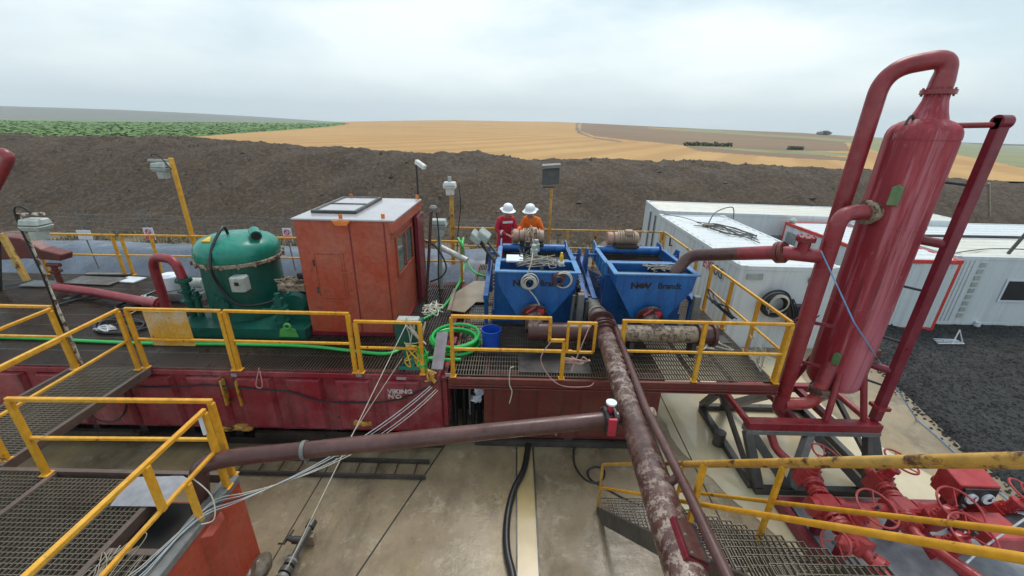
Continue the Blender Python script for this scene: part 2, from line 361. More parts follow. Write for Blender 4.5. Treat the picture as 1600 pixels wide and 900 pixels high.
def smooth_path(pts, k=6):              # Catmull-Rom
    pts = [Vector(p) for p in pts]; q = [pts[0]]+pts+[pts[-1]]; o = []
    for i in range(1, len(q)-2):
        for j in range(k):
            t = j/k; a,b,c,d = q[i-1],q[i],q[i+1],q[i+2]
            o.append(.5*((2*b)+(-a+c)*t+(2*a-5*b+4*c-d)*t*t+(-a+3*b-3*c+d)*t**3))
    return o+[pts[-1]]
def lettering(name, txt, mat, origin, xdir, ydir, size, parent, depth=.004, bold=.0, sx=1.):
    cu = bpy.data.curves.new(name, 'FONT'); cu.body = txt; cu.size = size; cu.extrude = depth; cu.offset = bold; cu.resolution_u = 3
    to = bpy.data.objects.new(name, cu); COL.objects.link(to)
    dg = bpy.context.evaluated_depsgraph_get(); me = bpy.data.meshes.new_from_object(to.evaluated_get(dg))
    bpy.data.objects.remove(to)
    x = Vector(xdir).normalized(); y = Vector(ydir).normalized(); z = x.cross(y)
    p = parent
    while p.parent: p = p.parent
    org = Vector(origin)-Vector(p.location)
    for v in me.vertices: v.co = org+x*v.co.x*sx+y*v.co.y+z*v.co.z
    me.materials.clear(); me.materials.append(M[mat])
    o = bpy.data.objects.new(name, me); COL.objects.link(o); o.parent = parent; return o
def flange(mb, c, axis, r, t=.035, bolts=8):
    mb.lathe([(r,-t/2),(r,t/2)], c, axis, 22)
    ax = Vector(axis).normalized(); u = Vector((1,0,0)) if abs(ax.x) < .9 else Vector((0,1,0)); a = ax.cross(u).normalized(); b = ax.cross(a)
    for k in range(bolts):
        w = 2*math.pi*k/bolts; q = Vector(c)+(r*.86)*(math.cos(w)*a+math.sin(w)*b); mb.tube([q-ax*(t*.9), q+ax*(t*.9)], .012, 6)
    return mb
DZ = 1.65       # deck level

# ------------------------------------------------------------------ terrain
def sm(a, b, x):
    t = min(1, max(0, (x-a)/(b-a))); return t*t*(3-2*t)
def ip(xs, x):
    for (a, va), (b, vb) in zip(xs, xs[1:]):
        if x <= b: return va+(vb-va)*max(0, min(1, (x-a)/(b-a)))
    return xs[-1][1]
def grid(name, xs, ys, fz, mat, keep=None):
    mb = MB(); nx = len(xs)
    vs = [(x, y, fz(x, y)) for y in ys for x in xs]; fs = []
    for j in range(len(ys)-1):
        for i in range(nx-1):
            if keep is None or keep((xs[i]+xs[i+1])/2, (ys[j]+ys[j+1])/2): fs.append((j*nx+i, j*nx+i+1, (j+1)*nx+i+1, (j+1)*nx+i))
    mb.add(vs, fs); o = mb.build(name, mat, None, True, base=(0,0,0)); return struct(o)
def fr(a, b, n): return [a+(b-a)*i/n for i in range(n+1)]
def edge_x(y): return ip([(-20,7.6),(3,8.25),(5.84,8.44),(7.2,8.75),(9.77,9.45),(13,10.4)], y)      # right edge of the concrete pad
def nz(x, y, s, seed=0): return noise.noise(Vector((x*s, y*s, seed)))
def gz(x, y):                                                       # the site ground
    d = x-edge_x(min(y, 13))
    z = -.03 - .47*sm(0, 3.4, d)
    z -= .25*sm(13, 18, y)*(1-sm(-6, 4, x)) 
    return z + .03*nz(x, y, .9, 2) - .02
grid('site_ground', fr(-60,70,150), fr(-14,23.5,60), lambda x,y: gz(x,y)-.05, 'earth')
grid('gravel_yard', fr(5,46,150), fr(-12,19.5,120), lambda x,y: gz(x,y)+.02*nz(x,y,3,5)+(.035 if x > edge_x(min(y,13)) else -.12), 'gravel')
# concrete pad with its sloping right edge; slabs with dark joints
mb = MB(); ys = fr(-12, 11.5, 60)
vs = []
for y in ys:
    xe = edge_x(y)+.05*nz(1,y,1.5)
    vs += [(-16,y,0),(xe,y,0),(xe+.04,y,-.12)]
fs = []
for j in range(len(ys)-1):
    for i in range(2): fs.append((j*3+i,j*3+i+1,j*3+i+4,j*3+i+3))
mb.add(vs, fs); struct(mb.build('concrete_pad', 'concrete', None, base=(0,0,0)))
mb = MB()
for p, q, w in (((-1.05,6.2),(-2.55,1.6),.02), ((-3.3,-2),(-3.05,5.3),.015), ((3.0,-2),(3.35,9),.02)):
    mb.bar((p[0],p[1],.003), (q[0],q[1],.003), w, .006)
struct(mb.build('concrete_joint', 'dark'))
# drain channel with yellow muddy water and kerbs
mb = MB().box((.155,-3,-.02),(.43,5.84,.006)); struct(mb.build('drain_channel', 'channel'))
mb = MB().box((.43,-3,-.02),(.455,5.84,.02)).box((.135,-3,-.02),(.155,5.84,.016)); struct(mb.build('drain_channel_edge', 'steel'))
# puddles of pale silty water: outlines in plan
def puddle(pts, z=.006, seed=1):
    pts = [Vector((p[0],p[1],0)) for p in pts]; pts = smooth_path(pts+[pts[0]], 7)[:-1]
    vs = [(p.x+.05*nz(p.x,p.y,3,seed), p.y+.05*nz(p.x,p.y,3,seed+4), z) for p in pts]
    mb = MB().add(vs, [tuple(range(len(vs)))]); return struct(mb.build('puddle', 'puddle'))
puddle([(3.0,8.5),(3.1,6.2),(3.5,5.0),(4.6,3.2),(6.2,2.2),(7.7,2.6),(7.9,4.2),(7.2,5.5),(6.7,7.0),(6.9,9.0),(5,10)])
puddle([(2.35,5.7),(2.5,4.9),(2.9,4.6),(3.0,5.4),(2.75,6.2)], .005, 3)

# earth bank behind the site
crest = [(-60,4.05),(-36,3.95),(-27,4.02),(-18,3.8),(-9,3.55),(0,3.25),(8,3.15),(16,3.05),(22,2.95),(28,2.75),(34,2.2),(40,1.75),(66,.9)]
def berm_z(x, y):
    top = ip(crest, x); y0 = 20.5 + .8*nz(x,0,.12,3) + sm(-30,10,x)*-.5; yc = 30.5
    base = gz(x, 22)-.1
    if y < yc: z = base+(top-base)*sm(y0, yc, y)**.9 if y > y0 else base
    else: z = top-(top-1.7)*sm(yc+.8, 37, y)*.9
    a = sm(y0-1, y0+2, y)*(1-sm(34,38,y))
    z += a*(.32*nz(x,y,.30,1)+.13*nz(x,y*.5,1.0,2)+.07*nz(x,y*.6,2.4,7)+.045*nz(x,y,6,9))
    if y > 29: z += (1-sm(33,36,y))*(.13*nz(x,y,1.6,12)+.08*nz(x,y,4,13))
    return z
grid('earth_berm', fr(-60,66,640), fr(19.5,39,90), berm_z, 'berm')

def stones(name, n, place, mat, label, cat, seed):
    rd = random.Random(seed); mb = MB(); i = 0
    while i < n:
        q = place(rd)
        if q is None: continue
        i += 1; x, y, z, s = q; a = [s*rd.uniform(.6,1.2) for _ in range(6)]; w = rd.random()*6.28; c, d = math.cos(w), math.sin(w)
        mb.add([(x+a[0]*c,y+a[0]*d,z),(x-a[1]*d,y+a[1]*c,z+s*.1),(x-a[2]*c,y-a[2]*d,z),(x+a[3]*d,y-a[3]*c,z),(x+.2*s,y,z+a[4]*.75),(x,y,z-a[5]*.5)],[(0,1,4),(1,2,4),(2,3,4),(3,0,4),(1,0,5),(2,1,5),(3,2,5),(0,3,5)])
    return tag(mb.build(name, mat, None, base=(0,0,0)), label, cat, kind='stuff')
def pl_g(rd):
    y = 2.5+rd.random()**.8*10.5; x = edge_x(y)-.10+.12*nz(y,3,1.3,2)-.25*rd.random()**6+rd.random()**1.3*9
    return x, y, max(gz(x,y)+.02*nz(x,y,3,5)+.04, .01 if x < edge_x(y) else -9), rd.uniform(.012,.04)*(1+1.2*(rd.random()>.95))
stones('gravel_stones', 12000, pl_g, 'gravel', 'loose dark wet stones scattered over the black gravel yard', 'gravel', 4)
def pl_b(rd):
    x = rd.uniform(-40,44); y = rd.uniform(20.3,31.2)
    return x, y, berm_z(x,y)-.01, rd.uniform(.02,.075)*(1+2.2*(rd.random()>.975))
stones('soil_clods', 7000, pl_b, 'clod', 'clods of earth and stones lying over the face of the bank', 'clods', 5)
rd = random.Random(8); mb = MB()
for _ in range(9000):
    x = rd.uniform(-30,6); y = 15.8+rd.random()**.7*5.2+1.2*nz(x,0,.4,8)
    if nz(x,y,.5,21) < -.15: continue
    z = gz(x,y)-.06 if y < 20 else berm_z(x,y); h = rd.uniform(.12,.38); a = rd.random()*6.28; w = rd.uniform(.02,.06); lx, ly = rd.uniform(-.15,.15), rd.uniform(-.15,.15)
    mb.add([(x-w*math.cos(a),y-w*math.sin(a),z),(x+w*math.cos(a),y+w*math.sin(a),z),(x+lx,y+ly,z+h)],[(0,1,2)])
tag(mb.build('dry_grass','straw',None,base=(0,0,0)), 'pale dry grass growing along the foot of the earth bank', 'grass', kind='stuff')

# farmland beyond: one rolling surface split into its fields
def land_z(x, y):
    r = math.hypot(x, y); th = math.degrees(math.atan2(x, y))
    d = ip([(-60,-3.5),(-45,-2),(-25,1),(-8,7),(5,7.5),(20,4.5),(33,1.5),(42,-4),(48,-11),(60,-14)], th)
    far = sm(40, 620, r)
    z = 1.9 + d*far + 1.2*far*nz(x,y,.006,4)
    if r > 620: z -= (r-620)*.006
    return z
def land_pt(px, py):
    v = W2 @ Vector(((px-800)/FPX, (py-450)/FPX, 1)); t = 36.0/v.y
    for _ in range(4000):
        p = v*t
        if p.z+HC <= land_z(p.x, p.y) or math.hypot(p.x,p.y) > 1300: break
        t *= 1.004
    return (p.x, p.y)
def inpoly(x, y, poly):
    c = False; j = len(poly)-1
    for i in range(len(poly)):
        xi, yi = poly[i]; xj, yj = poly[j]
        if (yi > y) != (yj > y) and x < (xj-xi)*(y-yi)/(yj-yi+1e-12)+xi: c = not c
        j = i
    return c
Z_ = []         # (field name, material, outline in plan), first match wins
def zone(name, mat, pts): Z_.append((name, mat, [land_pt(*p) for p in pts]))
zone('farm_track', 'track', [(906,191),(903,198),(907,206),(925,214),(960,219),(975,221),(968,222),(930,217),(902,208),(898,199),(901,191)])
zone('green_crop_field', 'cropgreen', [(-260,260),(-260,178),(0,182),(300,184),(520,188.5),(545,194),(480,201),(380,208),(285,215),(200,240)])
zone('brown_field', 'brownfield', [(908,190.5),(1100,197),(1250,206),(1330,214),(1330,219),(1200,210),(1120,203),(1010,199),(1015,200),(1180,212),(1320,222),(1330,236),(1230,236),(1080,228),(985,219),(930,213),(906,204)])
zone('grass_field', 'grassfield', [(1010,198),(1120,202),(1250,211),(1335,219),(1335,224),(1180,213)])
zone('grass_field', 'grassfield', [(1040,221),(1090,224),(1170,231),(1330,240),(1330,245),(1180,237),(1060,227)])
zone('grass_field', 'grassfield', [(1285,207),(1620,224),(1760,240),(1760,268),(1600,263),(1490,240),(1380,240),(1335,226)])
zone('brown_field', 'brownfield', [(1070,228),(1240,238),(1330,247),(1330,252),(1220,246),(1090,236)])
cols = 560; rows = 150
TH = [R(-64+128*i/cols) for i in range(cols+1)]
buckets = {}
ring_ = []
for j in range(rows+1):
    row = []
    for th in TH:
        r0 = 35.5/math.cos(th); r = r0*(1250/r0)**((j/rows)**1.15)
        x, y = r*math.sin(th), r*math.cos(th); row.append((x, y, land_z(x, y)))
    ring_.append(row)
for j in range(rows):
    for i in range(cols):
        q = (ring_[j][i], ring_[j][i+1], ring_[j+1][i+1], ring_[j+1][i])
        cx = sum(p[0] for p in q)/4; cy = sum(p[1] for p in q)/4; key = ('wheat_field', 'wheat')
        for nm, mt, poly in Z_:
            if inpoly(cx, cy, poly): key = (nm, mt); break
        buckets.setdefault(key, []).append((j, i))
for (nm, mt), cells in buckets.items():
    idx = {}; vs = []; fs = []
    for j, i in cells:
        f = []
        for a, b in ((j,i),(j,i+1),(j+1,i+1),(j+1,i)):
            if (a,b) not in idx: idx[(a,b)] = len(vs); vs.append(ring_[a][b])
            f.append(idx[(a,b)])
        fs.append(f)
    struct(MB().add(vs, fs).build(nm, mt, None, True, base=(0,0,0)))
# the crop stands above the soil: leaf tufts that thin out with distance
mb = MB(); gp = [z for z in Z_ if z[0] == 'green_crop_field'][0][2]
rnd = random.Random(3); cnt = 0
while cnt < 20000:
    th = R(rnd.uniform(-60,-12)); r = 36/math.cos(th)*math.exp(rnd.random()**1.4*2.3); x, y = r*math.sin(th), r*math.cos(th)
    if not inpoly(x, y, gp): 
        cnt += .2; continue
    cnt += 1; z = land_z(x, y); s = rnd.uniform(.22,.42)*(1+r/200); a = rnd.random()*6.28; tl = rnd.uniform(.2,.9)
    c, s2 = math.cos(a)*s, math.sin(a)*s; h = rnd.uniform(.12,.34)*(1+r/400)
    mb.add([(x-c,y-s2,z+h*tl),(x+s2*.7,y-c*.7,z+h),(x+c,y+s2,z+h*.8),(x-s2*.7,y+c*.7,z+h*.5)], [(0,1,2,3)])
tag(mb.build('green_crop', 'cropgreen', None, base=(0,0,0)), 'rows of leafy green crop filling the field beyond the bank', 'crop', kind='stuff')
# far hills on the left
mb = MB(); vs = []; prof = [(-68,95),(-52,68),(-46,64),(-42,60),(-36,50),(-30,40),(-25,28),(-20,14),(-14,0),(0,-30),(40,-45),(66,-30)]
ths = fr(-68,66,160)
for th in ths:
    h = ip(prof, th)
    for r, k in ((1255,-.2),(1450,.05),(1750,.33),(2150,.56),(2500,.5)):
        x, y = r*math.sin(R(th)), r*math.cos(R(th)); vs.append((x, y, -8+(h+10*nz(x,y,.0012,2))*k if h > 0 else -14+h*k*.5))
fs = [(i*5+k,i*5+5+k,i*5+6+k,i*5+1+k) for i in range(len(ths)-1) for k in range(4)]
struct(mb.add(vs, fs).build('hills', 'hills', None, True, base=(0,0,0)))

t = MT('haze_air'); pv = t.n('ShaderNodeVolumePrincipled'); pv.inputs['Color'].default_value = (.80,.87,.92,1); pv.inputs['Density'].default_value = .00034; pv.inputs['Anisotropy'].default_value = .2
t.t.nodes.remove(t.b); t.l(pv.outputs[0], t.t.nodes['Material Output'].inputs['Volume']); M['haze'] = t.m
hz = MB().box((-2700,-60,-75),(2700,2750,90)).build('haze','haze',base=(0,0,0)); tag(hz, kind='stuff')

def leafball(mb, c, rx, ry, rz, n, s, rnd):
    for _ in range(n):
        while True:
            p = Vector((rnd.uniform(-1,1), rnd.uniform(-1,1), rnd.uniform(-1,1)))
            if p.length < 1 + .25*nz(p.x*3,p.y*3,1,c[0]): break
        q = Vector((c[0]+p.x*rx, c[1]+p.y*ry, c[2]+p.z*rz)); a = Vector((rnd.gauss(0,1),rnd.gauss(0,1),rnd.gauss(0,1))).normalized(); b = a.orthogonal().normalized()
        k = s*rnd.uniform(.5,1.3); mb.add([q-a*k-b*k*.5, q+a*k-b*k*.5, q+a*k*.8+b*k*.6, q-a*k*.6+b*k*.7], [(0,1,2,3)])
def bush(px, py, w, h, label, cat='bush', n=260, group=None):
    x, y = land_pt(px, py); z = land_z(x, y); r = math.hypot(x,y); rnd = random.Random(int(px)); k = r/FPX
    mb = MB(); m_ = max(1, int(w/h/1.3))
    for i in range(m_):
        f = (i+.5)/m_-.5; hh = h*rnd.uniform(.7,1)
        leafball(mb, (x+f*w*k, y+rnd.uniform(-.5,.5), z+hh*k*.45), w*k/m_*.62, h*k*.6, hh*k*.55, n//m_+40, h*k*.16, rnd)
    for i in range(m_):
        f = (i+.5)/m_-.5; mb.tube([(x+f*w*k,y,z-.3),(x+f*w*k,y,z+h*k*.5)], [h*k*.05,h*k*.02], 5)
    return tag(mb.build('hedge' if w > 3*h else 'bush', 'leaf'), label, cat, group)
bush(1286, 211, 14, 6, 'dark round bush alone on the far skyline right of centre')
bush(1105, 228.5, 66, 6, 'long low dark green hedge across the brown field', 'hedge', 700)
bush(1242, 234, 20, 6, 'short green hedge clump nearer the tall red vessel', 'hedge', 300)
bush(1418, 226, 14, 10, 'bushy dark tree clump seen behind the gooseneck pipe', n=300)

# ------------------------------------------------------------------ gratings, railings
def grating(mb, x0, x1, y0, y1, z, pitch=.042, cross=.16, t=.008, h=.03, along='y'):
    if along == 'y':
        n = int((x1-x0)/pitch)
        for i in range(n+1): x = x0+(x1-x0)*i/n; mb.box((x-t/2,y0,z-h),(x+t/2,y1,z))
        n = int((y1-y0)/cross)
        for i in range(n+1): y = y0+(y1-y0)*i/n; mb.box((x0,y-t/2,z-h*.6),(x1,y+t/2,z-.003))
    else:
        n = int((y1-y0)/pitch)
        for i in range(n+1): y = y0+(y1-y0)*i/n; mb.box((x0,y-t/2,z-h),(x1,y+t/2,z))
        n = int((x1-x0)/cross)
        for i in range(n+1): x = x0+(x1-x0)*i/n; mb.box((x-t/2,y0,z-h*.6),(x+t/2,y1,z-.003))
    return mb
def railing(label, pts, h=1.05, posts=None, mat='yellow', w=.045, group='yellow guard rails round the tanks', mid=True, name='guard_rail', top_w=None, midz=.5):
    pts = [Vector(p) for p in pts]; t = thing(name, tuple(pts[0]), label, 'railing', group)
    U = Vector((0,0,h)); Mz = Vector((0,0,h*midz))
    def run(nm, off, ww):
        mb = MB()
        for a, b in zip(pts, pts[1:]):
            d = (b-a).normalized()*.02; mb.bar(a+off-d, b+off+d, ww, ww)
        mb.build(nm, mat, t, bevel=.006)
    run('top_rail', U, top_w or w)
    if mid: run('mid_rail', Mz, w*.85)
    if posts is None: posts = pts
    for p in posts:
        p = Vector(p); mb = MB().bar(p, p+U-Vector((0,0,w/2)), w*1.45, w*1.15, up=(0,1,0)); mb.box((p.x-.05,p.y-.05,p.z-.012),(p.x+.05,p.y+.05,p.z+.012)); mb.build('post', mat, t, bevel=.006)
    return t

# left mud tank: red ribbed wall, skid, grating deck
def mud_tank(name, label, x0, x1, yf, yb, z0, zt, mat, pitch, rib, ribd):
    t = thing(name, ((x0+x1)/2, (yf+yb)/2, 0), label, 'mud tank'); mb = MB()
    mb.box((x0,yf,z0),(x1,yf+.03,zt-.13))
    mb.box((x0,yb-.03,z0),(x1,yb,zt-.13)); mb.box((x0,yf+.03,z0),(x0+.03,yb-.03,zt-.13)); mb.box((x1-.03,yf+.03,z0),(x1,yb-.03,zt-.13))
    mb.box((x0,yf-.05,zt-.128),(x1,yf+.12,zt-.035))              # top beam
    mb.box((x0,yb-.12,zt-.128),(x1,yb+.05,zt-.035)); mb.box((x0,yf+.12,zt-.128),(x0+.1,yb-.12,zt-.035)); mb.box((x1-.1,yf+.12,zt-.128),(x1,yb-.12,zt-.035))
    n = int((x1-x0)/pitch)
    for i in range(n):                                            # pressed ribs
        x = x0+pitch*(i+.5); y = yf; a, b, d = rib/2, rib/2-.05, ribd
        mb.add([(x-a,y-.002,z0+.02),(x-b,y-d,z0+.10),(x+b,y-d,z0+.10),(x+a,y-.002,z0+.02),(x-a,y-.002,zt-.14),(x-b,y-d,zt-.17),(x+b,y-d,zt-.17),(x+a,y-.002,zt-.14)],
               [(0,1,5,4),(1,2,6,5),(2,3,7,6),(3,0,4,7),(4,5,6,7),(0,3,2,1)])
    # right end ribs
    n = int((yb-yf)/pitch)
    for i in range(n):
        y = yf+pitch*(i+.5); mb.box((x1,y-rib/2,z0+.06),(x1+ribd,y+rib/2,zt-.17))
    mb.build('wall', mat, t, bevel=.008)
    return t
TL = mud_tank('mud_tank', 'long dark red ribbed mud tank with a grating deck, left of the gap', -13.67, -1.15, 5.72, 9.85, .42, DZ, 'maroon', .82, .62, .08)
mb = MB()
for y in (5.78, 7.6, 9.5): mb.box((-13.5,y,.02),(-1.2,y+.14,.17)).box((-13.5,y-.04,.17),(-1.2,y+.18,.19))
for x in fr(-13.3,-1.5,14): mb.box((x,5.8,.19),(x+.12,9.7,.42))
mb.box((-13.5,6.0,.19),(-1.25,6.05,.42)); mb.box((-4.4,5.62,.30),(-1.3,5.70,.40)).box((-9.4,5.60,.26),(-6.4,5.69,.37)).box((-6.1,5.58,.22),(-4.9,5.68,.33)); mb.build('skid', 'blacksteel', TL)
mb = MB().box((-13.4,5.85,1.28),(-1.2,9.75,1.30)); mb.build('mud', 'mud', TL)
mb = MB(); grating(mb, -13.4, -1.2, 5.70, 9.85, DZ, .052, .42, .016, .035); mb.build('grating', 'dkgrate', TL)
for px, py in ((55,672),(350,668),(378,668),(565,660)): 
    p = on_y(px,py,5.62); mb = MB().tube(smooth_path([p+Vector((-.10,0,.03)),p+Vector((0,-.06,.06)),p+Vector((.10,-.06,.02)),p+Vector((.12,0,-.05)),p+Vector((0,0,-.06))],4), .022, 6); mb.box((p.x-.14,p.y,p.z-.06),(p.x+.16,p.y+.12,p.z+.0)); mb.build('hook', 'yellow_worn', TL, True)
for x in (-4.75,-4.5): mb = MB().box((x,5.60,.98),(x+.025,5.70,1.46)); mb.build('stay', 'yellow_worn', TL)
q = on_y(598,614,5.64); q.x = -2.02; lettering('lettering', 'VIKING', 'whitepaint', (q.x,5.634,q.z), (1,0,0), (0,0,1), .115, TL, .003, .004, 1.1)
lettering('lettering', "N'O", 'whitepaint', (q.x,5.634,q.z-.10), (1,0,0), (0,0,1), .115, TL, .003, .004, 1.1)
mb = MB().box((-1.86,5.66,1.53),(-1.70,5.668,1.58)); mb.build('label_plate', 'purple', TL)
# dirty drip marks and clamps along the beam
for px in (365,560,700):
    q = on_y(px,586,5.66); MB().box((q.x-.04,5.655,q.z-.03),(q.x+.05,5.668,q.z+.03)).build('clamp_plate', 'purple', TL)

# right tank carrying the shakers, its deck overhanging to the right
TR = mud_tank('shaker_tank', 'brownish red rusty tank under the two blue shakers', -.45, 2.62, 5.92, 11.3, .16, 1.56, 'brownred', .77, .5, .03)
mb = MB()
for x in (-.4, 1.0, 2.4): mb.box((x,5.93,.0),(x+.16,11.2,.155))
mb.box((-.6,5.86,.02),(2.7,5.93,.13)); mb.build('skid', 'steel', TR)
mb = MB()
mb.box((-1.0,5.60,1.46),(4.36,5.66,1.62)); mb.box((-1.0,5.575,1.44),(4.36,5.70,1.458)); mb.box((-1.0,5.575,1.50),(4.36,5.60,1.512))
mb.box((-1.0,11.35,1.46),(4.36,11.45,1.62)); mb.box((-1.0,5.665,1.46),(-.94,11.34,1.62)); mb.box((4.30,5.665,1.46),(4.36,11.34,1.62))
for y in fr(6.6,10.6,4): mb.box((-.93,y,1.562),(4.29,y+.08,1.612))
for x in (3.1,3.7): mb.box((x,5.71,1.48),(x+.06,11.3,1.558))
mb.build('deck_frame', 'brownred', TR, bevel=.006)
mb = MB(); grating(mb, -.95, 4.3, 5.68, 11.35, DZ, .045, .14, .011, .03); mb.build('grating', 'galv', TR)
mb = MB().box((-.4,5.98,1.2),(2.58,11.25,1.22)); mb.build('mud', 'mud', TR)
# solid cover sheets on the deck
mb = MB(); mb.box((.15,5.76,DZ+.002),(1.35,6.35,DZ+.014)); mb.box((1.9,6.9,DZ+.002),(4.2,7.2,DZ+.012)); mb.build('cover_sheet', 'steel', TR)

# the gap between the tanks: pipes and a dark sheet across the back
G = thing('pipe_stack', (-.75,6.4,0), 'black pipework and hose standing in the dark gap between the two red tanks', 'pipework')
mb = MB()
for x, y in ((-1.02,6.3),(-.86,6.4),(-.68,6.25),(-.58,6.5)): mb.tube([(x,y,.0),(x,y,1.5)], .045, 10)
mb.build('upright', 'black', G, True)
mb = MB().box((-1.12,6.9,0),(-.47,6.95,1.5)); mb.build('back_sheet', 'dark', G)
mb = MB().tube([(-.72,6.12,.5),(-.72,6.12,1.42)],.018,8).tube([(-.7,6.15,.85),(-.52,6.15,.85)],.05,10); mb.build('valve_pipe', 'greysteel', G, True)
mb = MB(); 
for k in range(5): leafball(mb, (-.6+.02*k,6.1,.82+.07*k), .07,.04,.05, 10, .05, random.Random(k))
mb.build('rag', 'signwhite', G)

# ------------------------------------------------------------------ near left platform and walkway
WK = thing('grating_platform', (-4.6,3.0,1.6), 'near grating walkway and platform on an orange red tank, lower left', 'platform')
mb = MB(); grating(mb, -7.05, -5.93, 3.62, 5.66, DZ, .040, .10, .009, .03, 'x'); grating(mb, -7.05, -5.25, .6, 3.55, 1.62, .048, .048, .007, .03); mb.build('walkway_grating', 'galv', WK)
mb = MB(); grating(mb, -5.18, -3.86, .5, 3.48, 1.62, .050, .050, .007, .03); grating(mb, -3.80, -3.28, .5, 2.62, 1.62, .050, .050, .007, .03); mb.build('platform_grating', 'galv', WK)
mb = MB()
mb.box((-5.92,3.6,1.54),(-5.86,5.66,1.66)); mb.box((-7.12,3.6,1.54),(-7.06,5.66,1.66)); mb.box((-7.1,3.55,1.52),(-3.24,3.60,1.64)); mb.box((-5.245,.5,1.5),(-5.185,3.545,1.63)); 
mb.box((-3.86,.5,1.5),(-3.80,3.545,1.625)); mb.box((-3.79,2.62,1.5),(-3.26,2.68,1.622)); mb.box((-3.79,1.75,1.5),(-3.27,1.81,1.625)); mb.build('frame', 'brownsteel', WK)
mb = MB().box((-3.265,.5,1.5),(-3.20,3.50,1.632)).box((-3.19,.4,1.56),(-3.09,3.56,1.648)); mb.build('kerb_beam', 'greysteel', WK, bevel=.01)
mb = MB(); xw = -3.10
mb.box((-5.2,3.45,.0),(xw-.045,3.48,1.29)); mb.box((xw-.04,.4,.0),(xw,3.54,1.555))
for y in (3.05,2.3,1.55,.8): mb.add([(xw,y-.16,.05),(xw+.07,y-.10,.05),(xw+.07,y+.10,.05),(xw,y+.16,.05),(xw,y-.16,1.5),(xw+.07,y-.10,1.45),(xw+.07,y+.10,1.45),(xw,y+.16,1.5)], [(0,1,5,4),(1,2,6,5),(2,3,7,6),(4,5,6,7)])
mb.build('wall', 'orangewall', WK, bevel=.006)
mb = MB().box((-7.05,.5,1.30),(-3.15,3.44,1.31)); mb.build('mud', 'dark', WK)  # dark sheet standing in for the shade below the platform grating
mb = MB().prism([on_z(x,y,1.634) for x,y in ((172,791),(206,746),(286,744),(300,752),(262,792))],(0,0,.006))
tag(mb.build('cover_plate', 'concretegrey'), 'wet grey sheet lying on the near platform grating beside the pipe', 'plate')
ZP = 1.635
railing('near yellow guard rail along the far edge of the lower left platform', [(-5.27,3.52,ZP),(-3.17,3.56,ZP)], 1.03)
railing('yellow guard rail running towards the viewer above the orange red tank', [(-3.13,3.40,ZP),(-3.10,.7,ZP)], 1.03, [(-3.13,3.40,ZP),(-3.10,.8,ZP)])
RB = bpy.data.objects['guard_rail.001']
MB().bar((-3.12,2.68,ZP+.5),(-3.12,2.68,ZP+1.02),.06,.05,up=(0,1,0)).build('post','yellow',RB,bevel=.006); MB().bar((-3.125,2.98,ZP),(-3.125,2.98,ZP+.5),.06,.05,up=(0,1,0)).build('post','yellow',RB,bevel=.006)
o_ = [(-6.02,5.63,DZ),(-5.90,3.64,DZ),(-5.90,2.2,DZ)]
railing('yellow guard rail on the right side of the walkway leading to the red tank', [o_[0],(-5.93,3.64,DZ)], 1.05, [o_[0],(-5.93,3.7,DZ)])
railing('yellow guard rail on the left side of the walkway, partly behind the other', [(-7.02,5.60,DZ),(-6.98,3.64,DZ)], 1.05, [(-7.02,5.60,DZ),(-6.98,3.7,DZ)])
railing('yellow guard rail at the far left edge of the red tank deck', [(-11.5,5.69,DZ),(-7.10,5.69,DZ)], 1.05, [(-11.4,5.69,DZ),(-9.3,5.69,DZ),(-7.10,5.69,DZ)])
S1 = railing('yellow guard rail holding a worn yellow plate on the red tank edge', [(-5.93,5.68,DZ),(-4.49,5.68,DZ)], 1.05)
mb = MB().box((-5.72,5.71,DZ+.40),(-5.05,5.722,DZ+1.0)); mb.build('panel', 'flaked', S1)
railing('yellow guard rail before the green tank and orange cabin', [(-4.41,5.68,DZ),(-2.52,5.68,DZ)], 1.05)
railing('lower yellow guard rail right of the orange cabin with the green bin', [(-2.42,5.68,DZ),(-1.42,5.68,DZ)], .92)
# right deck rails
A = railing('yellow guard rail with a stepped end before the blue bucket', [(-.92,5.63,DZ),(.95,5.63,DZ)], .5, [(-.92,5.63,DZ),(.83,5.63,DZ)], mid=False)
mb = MB().bar((-.92,5.63,DZ+1.07),(.62,5.63,DZ+1.07),.05).bar((.60,5.63,DZ+1.05),(.60,5.63,DZ+.68),.05).bar((.58,5.63,DZ+.69),(.85,5.63,DZ+.69),.05).bar((.83,5.63,DZ+.68),(.83,5.63,DZ+.5),.05).bar((-.92,5.63,DZ+.5),(-.92,5.63,DZ+1.05),.052,up=(0,1,0)); mb.build('top_rail', 'yellow', A, bevel=.006)
mb = MB().bar((.88,5.63,DZ+.49),(1.30,5.63,DZ+.49),.04).bar((.86,5.63,DZ+1.0),(1.32,5.63,DZ+1.0),.045)
for x in (.88,1.06,1.30): mb.bar((x,5.63,DZ+.5),(x,5.63,DZ+1.0),.042,up=(0,1,0))
tag(mb.build('rail_gate', 'yellow', bevel=.006), 'small three barred yellow gate between the rails, left of the thick pipe', 'gate')
railing('yellow guard rail right of the thick pipe on the shaker deck', [(1.72,5.64,DZ),(4.30,5.64,DZ)], 1.05, [(1.74,5.64,DZ),(2.98,5.64,DZ),(4.30,5.64,DZ)])
railing('yellow guard rail along the right side of the shaker deck', [(4.33,5.72,DZ),(4.33,8.45,DZ)], 1.05, [(4.33,5.74,DZ),(4.33,6.6,DZ),(4.33,7.55,DZ),(4.33,8.45,DZ)])
railing('faded yellow guard rail on the right side behind the shaker', [(4.30,9.15,DZ),(4.30,11.38,DZ)], 1.05, [(4.30,9.15,DZ),(4.30,11.38,DZ)], mat='yellow_worn')
